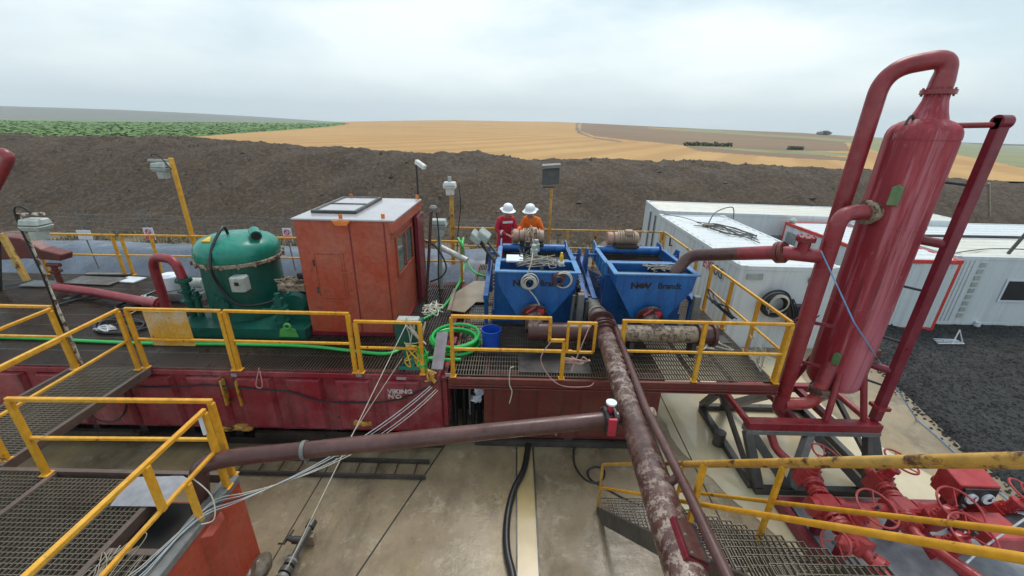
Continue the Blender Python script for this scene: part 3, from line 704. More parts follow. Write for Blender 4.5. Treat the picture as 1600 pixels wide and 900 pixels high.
railing('faded yellow guard rail behind the two workers', [(-1.75,11.42,DZ),(4.22,11.42,DZ)], 1.05, [(x,11.42,DZ) for x in (-1.75,1.55,2.35,4.22)], mat='yellow_worn')
# rear left rails
railing('yellow guard rail beside the blue grey liner, far left', [(-11.9,9.82,DZ),(-9.92,9.86,DZ)], 1.05, [(-11.9,9.82,DZ),(-9.98,9.86,DZ)])
railing('yellow guard rail beside the blue grey liner, behind the green tank', [(-9.78,9.88,DZ),(-6.4,9.95,DZ)], 1.05, [(-9.78,9.88,DZ),(-9.05,9.9,DZ),(-7.5,9.9,DZ),(-6.4,9.95,DZ)])
railing('yellow guard rail beside the blue grey liner, behind the orange cabin', [(-6.2,9.95,DZ),(-1.3,9.95,DZ)], 1.05, [(-6.2,9.95,DZ),(-4.4,9.95,DZ),(-2.6,9.95,DZ),(-1.3,9.95,DZ)])
# leaning brace and rail at the far left
t = thing('yellow_brace', (-11.4,7.6,DZ), 'rusty yellow slanted brace at the far left edge of the deck', 'brace')
a, b = on_z(30,432,DZ), on_y(0,362,8.6); mb = MB().bar(on_y(2,365,8.6), on_y(42,438,8.6), .11, .08); mb.build('strut', 'yellow_worn', t); mb = MB().bar(on_y(-10,362,8.62), on_y(-6,470,8.62), .14); mb.build('upright', 'steel', t)

# pit liner with its mound, wire fence, signs
def liner_z(x, y): return gz(x,y)+.05+1.55*sm(10.4,13.4,y)*(1-.75*sm(13.9,15.6,y))+.10*nz(x,y,.7,3)+.04*nz(x,y,2.2,5)-.2
grid('pit_liner', fr(-26,-.9,150), fr(10.0,15.6,46), liner_z, 'liner')
FN = thing('wire_fence', (-8,19.3,gz(-8,19.3)), 'low wire fence on thin grey posts before the earth bank', 'fence')
for px in (130,222,315,415,505,590,905,960):
    q = on_y(px,350,19.2); z = gz(q.x,19.2); mb = MB().tube([(q.x,19.2,z-.2),(q.x+.1,19.3,z+1.45)],.03,6); mb.build('post', 'greysteel', FN)
mb = MB()
for k in range(7):
    h = .2+.2*k; mb.tube([(x,19.2+.06,gz(x,19.2)+h+.04*math.sin(x*1.3+k)) for x in fr(-22,4,30)], .008, 4)
for x in fr(-22,4,170): mb.tube([(x,19.26,gz(x,19.2)+.15),(x,19.26,gz(x,19.2)+1.42)], .006, 3, False)
mb.build('wire_mesh', 'greysteel', FN)
def sign(px, py, y, w, h, label, kind):
    q = on_y(px,py,y); t = thing('warning_sign', (q.x,y,q.z-h), label, 'sign', 'small warning signs along the liner edge')
    mb = MB().box((q.x-w/2,y-.01,q.z-h/2),(q.x+w/2,y+.01,q.z+h/2)); mb.build('board', 'signwhite', t)
    mb = MB().tube([(q.x+.02,y+.03,q.z-h*.5-.9),(q.x-.06,y+.03,q.z+h/2+.5)],.018,6); mb.build('stake', 'greysteel', t)
    if kind:
        mb = MB().box((q.x-w*.46,y-.016,q.z-h*.46),(q.x+w*.46,y-.012,q.z-h*.12)); mb.build('red_band', 'signred', t)
        mb = MB().ring((q.x,y-.02,q.z+h*.18),(0,1,0),h*.2,h*.035,18).bar((q.x-h*.13,y-.02,q.z+h*.3),(q.x+h*.13,y-.02,q.z+h*.06),.012); mb.build('symbol', 'signred', t)
sign(132,367,11.4,.40,.27,'plain pale blue white notice above the liner, leftmost sign',0)
sign(233,365,11.4,.28,.34,'white sign with red circle and band, left of the green tank',1)
sign(449,366,11.0,.24,.34,'white sign with red circle between green tank and orange cabin',1)
for px, p0, p1, yy, lab in ((1068,248,272,29,'thin wooden stake standing on the earth bank above the containers'),(1545,286,332,24,'pale stake standing on the earth bank at the far right')):
    a = on_y(px,p0,yy); b = on_y(px+1,p1+6,yy); tag(MB().tube([b,a],.06,6).build('stake', 'wood'), lab, 'stake')

# ------------------------------------------------------------------ vacuum degasser (green tank)
cx, cy, bz = -5.33, 7.62, DZ
VD = thing('degasser_tank', (cx,cy,bz), 'big round green vessel with domed lid standing left of the orange cabin', 'vessel')
mb = MB().lathe([(.64,.16),(.68,.2),(.68,1.27),(.66,1.27)], (cx,cy,bz), n=48); mb.build('shell', 'dkgreen', VD, True)
mb = MB().lathe([(.68,1.275),(.735,1.275),(.75,1.29),(.75,1.335),(.735,1.35),(.68,1.35)], (cx,cy,bz), n=48)
for k in range(18):
    w = k*math.pi/9; mb.tube([(cx+.765*math.cos(w),cy+.765*math.sin(w),bz+1.27),(cx+.765*math.cos(w),cy+.765*math.sin(w),bz+1.36)],.022,6)
mb.build('rim', 'mudpipe', VD, True)
mb = MB().lathe([(.70,1.352),(.72,1.36),(.728,1.44),(.722,1.52),(.69,1.60),(.60,1.68),(.46,1.735),(.28,1.77),(.1,1.785),(.001,1.785)], (cx,cy,bz), n=48); mb.build('dome', 'green', VD, True)
mb = MB().tube([(cx+.42,cy-.05,bz+1.82),(cx+.56,cy-.24,bz+1.78)], .10, 16); mb.tube([(cx+.44,cy-.08,bz+1.6),(cx+.44,cy-.08,bz+1.82)],.085,14); vn = mb.build('vent', 'green', VD, True)
mb = MB().tube([(cx+.557,cy-.237,bz+1.781),(cx+.564,cy-.246,bz+1.779)], .078, 16); mb.build('bore', 'dark', vn)
q = MB().prism([(cx-.31,cy-.47,bz+1.70),(cx-.13,cy-.49,bz+1.705),(cx-.22,cy-.32,bz+1.765)], (0,-.012,.03)); q.build('hazard_sticker', 'hazard', VD)
mb = MB().tube(smooth_path([(cx-.02,cy-.15,bz+1.79),(cx-.03,cy-.20,bz+1.93),(cx-.02,cy-.35,bz+1.88),(cx-.02,cy-.63,bz+1.66),(cx-.01,cy-.80,bz+1.35),(cx+.01,cy-.74,bz+1.0),(cx+.12,cy-.73,bz+.75),(cx+.32,cy-.74,bz+.60),(cx+.62,cy-.66,bz+.58),(cx+.85,cy-.55,bz+.62)]), .027, 10); mb.build('hose', 'black', VD, True)
mb = MB().bbox((cx+.24,cy-.80,bz+.88),(cx+.50,cy-.58,bz+1.16),.03); jb = mb.build('junction_box', 'lampgrey', VD)
MB().box((cx+.34,cy-.806,bz+1.0),(cx+.42,cy-.801,bz+1.07)).build('label', 'blackpaint', jb)
mb = MB().lathe([(.17,-.73),(.17,-.60),(.001,-.60)][::-1], (cx-.08,cy,bz+.55), (0,1,0), 24)
for k in range(8): w = k*math.pi/4; mb.tube([(cx-.08+.14*math.cos(w),cy-.755,bz+.55+.14*math.sin(w)),(cx-.08+.14*math.cos(w),cy-.70,bz+.55+.14*math.sin(w))],.016,6)
mb.build('manway', 'dkgreen', VD, True)
mb = MB()
for y in (cy-.92, cy+.75): mb.box((cx-.98,y,bz+.005),(cx+1.52,y+.12,bz+.20))
for x in (cx-.98, cx-.1, cx+1.42): mb.box((x,cy-.80,bz+.005),(x+.1,cy+.75,bz+.18))
mb.box((cx-.88,cy-.8,bz+.182),(cx+1.42,cy+.75,bz+.19)); mb.build('skid', 'dkgreen', VD)
for sx, m_ in ((cx-.75,'vgreen'),(cx+1.22,'lgreen')):
    MB().prism([(sx-.18,cy-.94,bz+.06),(sx+.18,cy-.94,bz+.06),(sx+.14,cy-.94,bz+.22),(sx+.06,cy-.94,bz+.25),(sx-.06,cy-.94,bz+.25),(sx-.14,cy-.94,bz+.22)], (0,.012,0)).ring((sx,cy-.93,bz+.27),(0,1,0),.055,.025,16).build('lifting_lug', m_, VD, True)
# left fittings
mb = MB(); fx, fy = cx-.92, cy-.38
mb.tube([(fx,fy,bz+.2),(fx,fy,bz+.92)],.07,14); [flange(mb,(fx,fy,bz+h),(0,0,1),.14) for h in (.32,.52,.72,.92)]
mb.tube(bend([(fx,fy,bz+.32),(fx+.12,fy,bz+.32),(fx+.4,fy+.1,bz+.32)],.05),.05,12); mb.tube([(fx+.18,fy-.02,bz+.2),(fx+.18,fy-.02,bz+.72)],.05,12); flange(mb,(fx+.18,fy-.02,bz+.6),(0,0,1),.09)
mb.build('valve_stack', 'dkgreen', VD, True)
# pump on the right
px_, py_ = cx+1.18, cy-.30
mb = MB().lathe([(.001,-.32),(.18,-.32),(.24,-.26),(.24,.30),(.18,.36),(.001,.36)], (px_,py_+.15,bz+.52), (0,1,0), 24).box((px_-.25,py_-.2,bz+.19),(px_+.28,py_+.5,bz+.30)); mb.build('pump_motor', 'dkgreen', VD, True)
mb = MB().bbox((px_-.32,py_-.12,bz+.76),(px_+.22,py_+.35,bz+.90),.02)
rn = random.Random(2)
for k in range(26): a = Vector((px_-.3+rn.random()*.5,py_-.15+rn.random()*.4,bz+.92)); mb.tube([a,a+Vector((rn.uniform(-.12,.12),rn.uniform(-.1,.1),rn.uniform(0,.09))),a+Vector((rn.uniform(-.2,.2),rn.uniform(-.1,.1),rn.uniform(-.05,.05)))],.011,5)
mb.build('terminal_box', 'mudpipe', VD)
mb = MB().tube([(px_-.16,py_-.42,bz+.2),(px_-.16,py_-.42,bz+.74)],.085,14); [flange(mb,(px_-.16,py_-.42,bz+h),(0,0,1),.14) for h in (.3,.56)]; mb.tube([(px_-.16,py_-.42,bz+.74),(px_-.16,py_-.42,bz+.84)],.05,12); mb.tube([(px_-.48,py_-.43,bz+.52),(px_-.2,py_-.43,bz+.52)],.014,6); mb.build('relief_valve', 'dkgreen', VD, True)
mb = MB().bbox((px_+.05,py_-.05,bz+.98),(px_+.3,py_+.15,bz+1.10),.02).tube([(px_+.18,py_+.05,bz+1.1),(px_+.15,py_+.05,bz+1.24)],.025,8); mb.build('switch_box', 'blackpaint', VD)

# red gooseneck from the deck to the vessel
GN = thing('gooseneck_pipe', (-7.15,7.75,DZ), 'small rusty red bent pipe standing at the left of the green vessel', 'pipe')
mb = MB().tube(bend([(-6.98,7.5,DZ+.05),(-6.98,7.5,2.96),(-6.36,7.30,2.96),(-6.26,7.25,2.60)],.34,10), .082, 16); mb.build('bend', 'redpipe', GN, True)
mb = flange(MB(), (-6.26,7.25,2.59), (0,0,1), .13); mb.build('flange', 'dkgreen', GN, True)
# pipe lying along the deck
t = thing('deck_pipe', (-8.8,8.1,DZ), 'long faded red pipe lying across the dark left deck', 'pipe')
mb = MB().tube([on_z(88,449,DZ+.17),on_z(150,457,DZ+.17),on_z(252,476,DZ+.17)], .095, 16); mb.build('barrel', 'redpipe', t, True)
mb = flange(MB(), on_z(250,475,DZ+.17), (1,-.4,0), .14); mb.build('flange', 'redpipe', t, True)
for px in (110,200):
    q = on_z(px,452+(px-90)*.17,DZ+.17); MB().box((q.x-.06,q.y-.16,DZ+.005),(q.x+.06,q.y+.16,DZ+.06)).build('support', 'steel', t)
t = thing('valve_post', tuple(on_z(95,442,DZ)), 'short rusty red valve post on the rear of the left deck', 'valve')
q = on_z(95,442,DZ); mb = MB().tube([q,q+Vector((0,0,.42))],.06,10); flange(mb,q+Vector((0,0,.3)),(0,0,1),.12); mb.build('post', 'brownred', t, True); MB().tube([q+Vector((-.14,0,.46)),q+Vector((.16,0,.46))],.05,8).build('valve_body', 'brownred', t, True)
# brown chute behind the left rail and red pipe bend high at the left edge
mb = MB().prism([on_y(-30,366,9.2),on_y(30,372,9.2),on_y(62,390,9.2),on_y(95,398,9.2),on_y(95,408,9.2),on_y(40,404,9.2),on_y(-30,408,9.2)], (0,.3,0)); tag(mb.build('chute', 'brownred', bevel=.02), 'dark brown tapered chute reaching in at the left edge over the liner', 'chute')
t = thing('vent_pipe', tuple(on_y(-60,420,6.4)), 'thick red bent pipe at the upper left edge against the earth bank', 'pipe')
mb = MB().tube(bend([on_y(-110,236,6.4),on_y(18,239,6.4),on_y(-75,420,6.4),Vector((on_y(-75,420,6.4).x-.1,6.4,DZ-.1))],.20,10), .075, 16); mb.build('bend', 'redpipe', t, True)
flange(MB(), on_y(-66,400,6.4), on_y(18,239,6.4)-on_y(-75,420,6.4), .12).build('flange', 'redpipe', t, True)

# ------------------------------------------------------------------ orange cabin
x0, x1, y0, y1, z0, z1 = -3.77, -2.13, 6.9, 9.0, DZ+.07, 3.86
CB = thing('driller_cabin', ((x0+x1)/2,(y0+y1)/2,DZ), 'weathered orange steel cabin with a pale wet roof on the left deck', 'cabin')
mb = MB()
n = 8; w_ = (x1-x0)
mb.box((x0,y0,z0),(x1,y0+.04,z1)); mb.box((x0,y0+.042,z0),(x0+.04,y1,z1)); mb.box((x0+.042,y1-.04,z0),(x1,y1,z1))
mb.box((x1-.04,y0+.042,z0),(x1-.001,y1-.042,z0+1.05)); mb.box((x1-.04,y0+.042,z0+1.78),(x1-.001,y1-.042,z1)); mb.box((x1-.04,y0+.042,z0+1.052),(x1-.001,y0+.30,z0+1.778)); mb.box((x1-.04,y1-.62,z0+1.052),(x1-.001,y1-.042,z0+1.778))
mb.build('wall', 'orange', CB, bevel=.006)
mb = MB()
for xa, xb, za, zb in ((x0+.24,x0+.27,.70,1.58),(x0+.75,x0+.78,.70,1.58),(x0+.272,x0+.748,1.55,1.58),(x0+.272,x0+.748,.70,.73)): mb.box((xa,y0-.014,z0+za),(xb,y0,z0+zb))
mb.tube([(x0+.72,y0-.03,z0+1.22),(x0+.9,y0-.03,z0+1.20)],.012,6); mb.box((x0+.285,y0-.006,z0+.745),(x0+.735,y0,z0+1.535)); hp = mb.build('hatch_door', 'orange', CB, bevel=.004)
for h in (.86,1.38): MB().tube([(x0+.245,y0-.022,z0+h-.06),(x0+.245,y0-.022,z0+h+.06)],.016,8).build('hinge', 'steel', hp)
mb = MB().box((x0+.94,y0-.010,z0+.02),(x0+.955,y0,z1-.05)).box((x1-.10,y0-.012,z0+.02),(x1-.085,y0,z1-.02)).box((x0-.02,y0-.02,z0-.065),(x1+.02,y1+.02,z0-.002)); mb.build('seam', 'dkred', CB)
mb = MB().box((x1-.03,y0+.301,z0+1.053),(x1-.015,y1-.621,z0+1.777)); wn = mb.build('window', 'glass', CB)
mb = MB()
for ya, yb, za, zb in ((y0+.27,y0+.33,1.03,1.80),(y1-.65,y1-.59,1.03,1.80),(y0+.331,y1-.651,1.03,1.08),(y0+.331,y1-.651,1.75,1.80),(y0+.9,y0+.94,1.081,1.749)): mb.box((x1,ya,z0+za),(x1+.022,yb,z0+zb))
mb.build('frame', 'orange', wn)
mb = MB().box((x1+.03,y1-.50,z0),(x1+.11,y1+.06,z1-.25)); mb.build('door', 'dkred', CB, bevel=.01)
mb = MB().box((x0-.025,y0-.025,z1+.002),(x1+.10,y1+.05,z1+.035)); rf = mb.build('roof', 'wroof', CB, bevel=.008)
mb = MB().box((x1+.0,y0-.05,z1-.18),(x1+.095,y1+.06,z1-.001)); mb.build('eave', 'orange', CB, bevel=.006)
mb = MB(); a = z1+.053
for xa, ya, xb, yb in ((x0+.12,y0+.42,x0+.94,y0+.49),(x0+.12,y1-.2,x0+.94,y1-.13),(x0+.12,y0+.491,x0+.18,y1-.201),(x0+.88,y0+.491,x0+.94,y1-.201),(x0+.181,y0+1.15,x0+.879,y0+1.2)): mb.box((xa,ya,a-.012),(xb,yb,a+.035))
hf = mb.build('hatch_frame', 'steel', CB); MB().box((x0+.182,y0+.492,a),(x0+.878,y0+1.149,a+.02)).box((x0+.182,y0+1.202,a),(x0+.878,y1-.202,a+.02)).build('hatch_panel', 'wroof', hf)
for x, y in ((x0+.85,y0-.04),(x0+.25,y1-.05),(x1+.02,y1+.03),(x1-.1,y0+.05)):
    mb = MB().prism([(x-.15,y-.05,z1+.02),(x+.15,y-.05,z1+.02),(x+.10,y-.05,z1-.06),(x-.10,y-.05,z1-.06)],(0,.03,0)) if y < y0 else MB()
    mb.prism([(x-.03,y-.03,z1+.05),(x+.03,y-.03,z1+.05),(x+.03,y-.03,z1+.13),(x-.03,y-.03,z1+.13)],(0,.02,0)); mb.build('lifting_lug', 'lugorange', CB)
MB().box((x1-.5,y1-.35,z1-.3),(x1-.45,y1-.3,z1-.25)).build('bracket', 'steel', CB)

# ------------------------------------------------------------------ shale shakers
def shaker(ox, label):
    oy, oz = 6.9, DZ; g = lambda x,y,z: (ox+x, oy+y, oz+z)
    t = thing('shale_shaker', g(0,0,0), label, 'shaker', 'blue shale shakers on the right tank')
    pr = [(-.74,1.35),(.71,1.35),(.67,1.06),(.27,.50),(-.38,.50),(-.72,1.10)]
    mb = MB().prism([g(x,0,z) for x,z in pr], (0,.03,0))
    # hopper sides sloping back to the throat
    sidep = [((-.74,1.35),(-.72,1.10)),((-.72,1.10),(-.38,.50)),((-.38,.50),(.27,.50)),((.27,.50),(.67,1.06)),((.67,1.06),(.71,1.35))]
    for (xa,za),(xb,zb) in sidep:
        d = Vector((zb-za,0,xa-xb)).normalized()*.02
        mb.prism([g(xa,.031,za),g(xb,.031,zb),g(xb,.62,zb),g(xa,.62,za)], -d if True else d)
    mb.prism([g(x,.60,z) for x,z in pr], (0,.03,0))
    hop = mb.build('hopper', 'blue', t, bevel=.006)
    mb = MB().box(g(-.79,-.03,1.352),g(.76,.05,1.375)).box(g(-.79,.60,1.352),g(.76,.68,1.375)).box(g(-.79,.052,1.352),g(-.70,.598,1.375)).box(g(.66,.052,1.352),g(.76,.598,1.375)); mb.build('hopper_rim', 'bluelt', t)
    MB().box(g(-.70,.05,1.16),g(.65,.59,1.17)).build('mud', 'mud', t)
    mb = MB().box(g(-.70,.25,1.24),g(.66,.31,1.30)).box(g(.05,.05,1.26),g(.12,.59,1.30)); mb.build('spreader_bar', 'steel', t)
    lettering('lettering', 'N', 'blackpaint', g(-.46,-.002,1.09), (1,0,0), (0,0,1), .165, t, .003, .008, 1.1)
    lettering('lettering', 'V', 'blackpaint', g(-.20,-.002,1.09), (1,0,0), (0,0,1), .165, t, .003, .008, 1.1)
    lettering('lettering', 'Brandt', 'blackpaint', g(.03,-.002,1.10), (1,0,0), (0,0,1), .155, t, .003, .004)
    c = g(-.255,0,1.145); MB().prism([(c[0]-.10,c[1]-.005,c[2]),(c[0],c[1]-.005,c[2]-.06),(c[0]+.10,c[1]-.005,c[2]),(c[0],c[1]-.005,c[2]+.06)],(0,.004,0)).build('emblem', 'blackpaint', t)
    # outlet
    mb = MB().tube(bend([g(-.05,.10,.58),g(-.05,-.12,.50),g(-.05,-.32,.40)],.1), .17, 20); flange(mb, g(-.05,-.05,.545), (0,1,.3), .25, .05, 12); mb.build('outlet', 'rustpipe', t, True)
    MB().box(g(.0,-.14,.60),g(.12,-.05,.70)).tube([g(-.06,-.12,.72),g(-.2,-.14,.62)],.02,6).build('clamp', 'redpaint', t)
    # skid and skirt
    mb = MB().box(g(-.86,.66,.02),g(-.78,2.75,.30)).box(g(.74,.66,.02),g(.82,2.75,.30)).box(g(-.779,.66,.02),g(.739,.74,.30)).box(g(-.779,2.67,.02),g(.739,2.75,.30)); mb.build('skid', 'blue', t)
    mb = MB().box(g(-.80,.635,.05),g(.76,.655,1.12)); mb.build('skirt', 'blue', t)
    for x in (-.82,.78): MB().prism([g(x,.70,.31),g(x,2.5,.31),g(x,2.5,.62),g(x,.70,1.05)],(.02,0,0)).build('side_panel', 'blue', t)
    # basket
    for sx in (-1, 1):
        x = sx*.72
        mb = MB().prism([g(x,.72,.95),g(x,.72,1.30),g(x,1.9,1.27),g(x,2.05,1.36),g(x,2.3,1.36),g(x,2.35,.95)],(.03*sx,0,0))
        for y in (.95,1.25,1.55,1.85): mb.box(g(min(x,x+.07*sx),y,1.0),g(max(x,x+.07*sx),y+.04,1.25))
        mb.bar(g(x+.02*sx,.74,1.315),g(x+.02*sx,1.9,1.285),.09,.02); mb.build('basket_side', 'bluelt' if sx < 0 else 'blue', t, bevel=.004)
    for sx in (-1, 1):
        mb = MB().bar(g(sx*.98,.5,.62),g(sx*.98,2.4,.88),.10,.12).prism([g(sx*.98-.02,1.55,.75),g(sx*.98-.02,2.1,.85),g(sx*.98-.02,1.75,1.35),g(sx*.98-.02,1.62,1.35)],(.04,0,0)).bar(g(sx*.98,1.65,1.2),g(sx*.74,1.65,1.2),.06).bar(g(sx*.98,.6,.03),g(sx*.98,.6,.62),.08).bar(g(sx*.98,2.3,.03),g(sx*.98,2.3,.86),.08); mb.build('side_beam', 'blue', t, bevel=.006)
    mb = MB()
    for i in range(26): y = .78+i*.05; mb.bar(g(-.69,y,.98+.06*i/26*2),g(.69,y,.98+.06*i/26*2),.02,.02)
    mb.add([g(-.69,.75,.95),g(.69,.75,.95),g(.69,2.1,1.07),g(-.69,2.1,1.07)],[(0,1,2,3)]); mb.build('screen', 'mud', t)
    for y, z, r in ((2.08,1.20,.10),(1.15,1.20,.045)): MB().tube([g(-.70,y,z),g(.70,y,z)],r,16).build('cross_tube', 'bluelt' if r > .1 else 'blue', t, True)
    # vibrator motor on a bracket
    mb = MB().box(g(-.32,1.95,1.30),g(.22,2.35,1.34)).box(g(-.30,2.0,1.20),g(-.26,2.3,1.299)).box(g(.16,2.0,1.20),g(.20,2.3,1.299)).box(g(-.258,1.99,1.2),g(.158,2.01,1.298)); mb.build('motor_bracket', 'steel', t)
    mc = g(-.05,2.15,1.47); mb = MB().lathe([(.001,-.27),(.12,-.27),(.135,-.24),(.135,.24),(.12,.27),(.001,.27)], mc, (1,0,0), 24)
    for i in range(8): mb.lathe([(.13,-.20+i*.052),(.165,-.20+i*.052),(.165,-.178+i*.052),(.13,-.178+i*.052)], mc, (1,0,0), 24)
    mb.build('vibrator_motor', 'motor', t, True)
    MB().lathe([(.001,0),(.14,0),(.15,.03),(.15,.12),(.12,.15),(.001,.15)], (mc[0]-.43,mc[1],mc[2]-.02), (1,0,0), 20).build('end_cover', 'motorpink', t, True)
    MB().bbox(g(-.10,1.97,1.58),g(.06,2.12,1.68),.015).build('terminal_box', 'motor', t)
    # springs
    for sx in (-1, 1):
        for y in (.9, 2.3):
            p = [Vector(g(sx*.86+.045*math.cos(k*.9), y+.045*math.sin(k*.9), .62+.010*k+(.2 if y > 1 else .1))) for k in range(30)]; MB().tube(p,.012,6).build('spring', 'steel', t, True)
    MB().box(g(.74,-.02,.25),g(.86,.1,.95)).build('corner_post', 'greysteel', t, bevel=.01)
    return t
shaker(2.60, 'blue shale shaker on the right of the pair, with clear black lettering')
shaker(.47, 'blue shale shaker on the left, its front hung with rope coils')

# ------------------------------------------------------------------ flowline and pipes
FL = thing('flowline_pipe', (1.45,4,0), 'thick rusty brown flowline pipe running from the shakers towards the viewer', 'pipe')
f0 = on_z(941,508,2.22); f1 = on_z(1066,882,2.5); fd = (f1-f0).normalized(); fe = f1+fd*1.6
mb = MB().tube([f0-fd*.1, f0+(f1-f0)*.5, f1, fe], .150, 28); mb.build('barrel', 'rustpipe', FL, True)
mb = MB(); k = f0+fd*.30; mb.lathe([(.15,-.10),(.19,-.10),(.20,-.07),(.20,.07),(.19,.10),(.15,.10)], k, fd, 28); flange(mb,k-fd*.05,fd,.235,.04,12); flange(mb,k+fd*.05,fd,.235,.04,12); mb.build('coupling', 'brownpipe', FL, True)
mb = MB(); k = f0-fd*.08; flange(mb,k,fd,.24,.06,14); mb.build('flange', 'brownpipe', FL, True)
# hatch plate with bolts riding on the pipe near the viewer
q = f1-fd*.08; sx = fd.cross(Vector((0,0,1))).normalized(); up_ = sx.cross(fd)
side = (up_*.9 - sx*.42).normalized() if (sx.x < 0) else (up_*.9+sx*.42).normalized()
tw = fd.cross(side).normalized(); c_ = q+side*.165
mb = MB(); P4 = [c_-fd*.16-tw*.085, c_-fd*.16+tw*.085, c_+fd*.16+tw*.085, c_+fd*.16-tw*.085]; mb.prism(P4, side*.014)
hp = mb.build('hatch_plate', 'brownpipe', FL); mb = MB().prism([c_-side*.05-fd*.17-tw*.10, c_-side*.05-fd*.17+tw*.10, c_-side*.05+fd*.17+tw*.10, c_-side*.05+fd*.17-tw*.10], side*.045); mb.build('hatch_frame', 'dkred', FL)
for a in (-.145,0,.145):
    for b in (-.072,.072): k = c_+fd*a+tw*b; MB().tube([k,k+side*.026],.009,6).build('bolt', 'greysteel', hp)
# thin side pipe on stubs
s0 = on_z(958,502,2.34); s1 = on_z(1010,640,2.55); s2 = on_z(1078,775,2.68); s3 = on_z(1136,900,2.72); sd = (s3-s2).normalized()
mb = MB().tube([s0, s1, s2, s3, s3+sd*1.2], .042, 14); mb.build('side_pipe', 'brownpipe', FL, True)
for w in (on_z(985,582,2.50), on_z(1063,742,2.655)):
    b = f0+fd*((w-f0).dot(fd)); MB().tube([b, w],.038,12).build('stub', 'brownpipe', FL, True)
# diagonal return pipe from flowline to near tank
dj = f0+fd*((on_z(988,648,2.42)-f0).dot(fd))
DP = thing('return_pipe', (-3.3,3.2,1.62), 'long brown diagonal pipe joining the flowline to the near left tank', 'pipe')
l0 = on_z(360,715,2.06); r0 = dj+Vector((-.15,0,-.02)); dd = (r0-l0).normalized()
mb = MB().tube(bend([r0-dd*.02, l0, l0+Vector((-.30,-.08,-.03)), l0+Vector((-.36,-.16,-.62))],.22,9), .092, 20); mb.build('barrel', 'brownpipe', DP, True)
m_ = l0+dd*.78; mb = MB().lathe([(.092,-.02),(.104,-.02),(.104,.02),(.092,.02)], m_, dd, 20).box((m_.x-.012,m_.y-.03,m_.z-.16),(m_.x+.012,m_.y+.03,m_.z-.09)); mb.build('clamp', 'greysteel', DP, True)
m_ = l0+dd*3.55; MB().box((m_.x-.01,m_.y-.02,m_.z-.14),(m_.x+.01,m_.y+.02,m_.z-.09)).build('lug', 'greysteel', DP)
k = r0-dd*.12; mb = MB(); flange(mb,k-dd*.045,dd,.15,.03,8); flange(mb,k+dd*.045,dd,.15,.03,8); mb.build('flange', 'steel', DP, True)
mb = MB().box((k.x-.045,k.y-.16,k.z-.10),(k.x+.045,k.y-.13,k.z+.12)).tube([(k.x,k.y,k.z+.1),(k.x,k.y,k.z+.22)],.03,10); mb.build('clamp_band', 'redpaint', DP)
MB().lathe([(.001,0),(.06,0),(.06,.02),(.001,.02)], (k.x,k.y,k.z+.22), n=16).build('cap', 'signwhite', DP, True)
MB().tube([dj+Vector((.10,.02,0)),dj+Vector((.24,.04,-.01))],.10,18).build('nozzle', 'mudpipe', FL, True)
# cross header in front of the shakers
HD = thing('header_pipe', (1.7,6.5,DZ), 'horizontal mud splashed header pipe running under both shaker hoppers', 'pipe')
mb = MB().tube([(.30,6.46,2.06),(1.10,6.46,2.06),(1.75,6.46,2.06)],.165,24); mb.build('left_run' if False else 'barrel', 'brownpipe', HD, True)
mb = MB().tube([(1.70,6.46,2.06),(3.28,6.46,2.06)],.150,24); mb.build('lagged_barrel', 'mudpipe', HD, True)
mb = MB().tube([(3.26,6.46,2.06),(3.55,6.46,2.06)],.165,24); flange(mb,(3.30,6.46,2.06),(1,0,0),.2,.04); flange(mb,(3.56,6.46,2.06),(1,0,0),.21,.05); mb.build('end_cap', 'brownpipe', HD, True)
for x in (.42,2.55): mb = MB().tube([(x,6.46,2.06),(x,6.62,2.2)],.17,20); mb.build('tee', 'rustpipe', HD, True)
for x in (.6,2.1,3.2): MB().box((x,6.36,DZ+.005),(x+.08,6.56,1.93)).build('support', 'steel', HD)
a = f0-fd*.1; b = on_z(905,440,2.05); t = thing('feed_pipe', tuple(a), 'grey pipe with clamps running back between the two blue shakers', 'pipe')
mb = MB().tube([a, a+(b-a)*.5, b, b+(b-a)*.5],.15,22); mb.build('barrel', 'greysteel', t, True)
for f in (.15,.4,.7): k = a+(b-a)*f; MB().lathe([(.15,-.03),(.18,-.03),(.18,.03),(.15,.03)],k,b-a,22).build('clamp', 'mudpipe', t, True)
for xa,ya,za,xb,yb,zb,m_,lab in ((1.24,6.9,DZ,1.30,7.05,2.62,'yellow_worn','rusty yellow pole propped between the two blue shakers'),(1.36,6.85,DZ,1.40,6.95,2.45,'steel','dark pole propped between the two blue shakers'),(1.12,7.0,DZ,1.17,7.1,2.50,'greysteel','grey pole propped beside the left blue shaker')):
    tag(MB().tube([(xa,ya,za),(xb,yb,zb)],.035,10).build('prop_pole', m_, None, True), lab, 'pole')

# ------------------------------------------------------------------ tall red separator
vx, vy = 5.50, 5.95
VS = thing('gas_separator', (vx,vy,0), 'tall faded red cylindrical vessel on a braced steel skid, right side', 'vessel')
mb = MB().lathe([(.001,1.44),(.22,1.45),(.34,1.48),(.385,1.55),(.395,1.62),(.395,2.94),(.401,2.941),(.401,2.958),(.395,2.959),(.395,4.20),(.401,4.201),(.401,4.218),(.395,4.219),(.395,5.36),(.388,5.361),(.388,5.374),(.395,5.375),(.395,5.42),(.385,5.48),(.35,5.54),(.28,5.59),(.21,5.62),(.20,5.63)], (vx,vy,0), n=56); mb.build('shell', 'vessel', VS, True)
mb = MB().lathe([(.215,5.60),(.17,5.72),(.135,5.85),(.13,5.93)], (vx,vy,0), n=32); mb.build('neck', 'vessel', VS, True)
mb = flange(MB(), (vx,vy,5.955), (0,0,1), .185, .055, 12); mb.build('neck_flange', 'redpipe', VS, True)
gx, gy = 4.93, 6.22
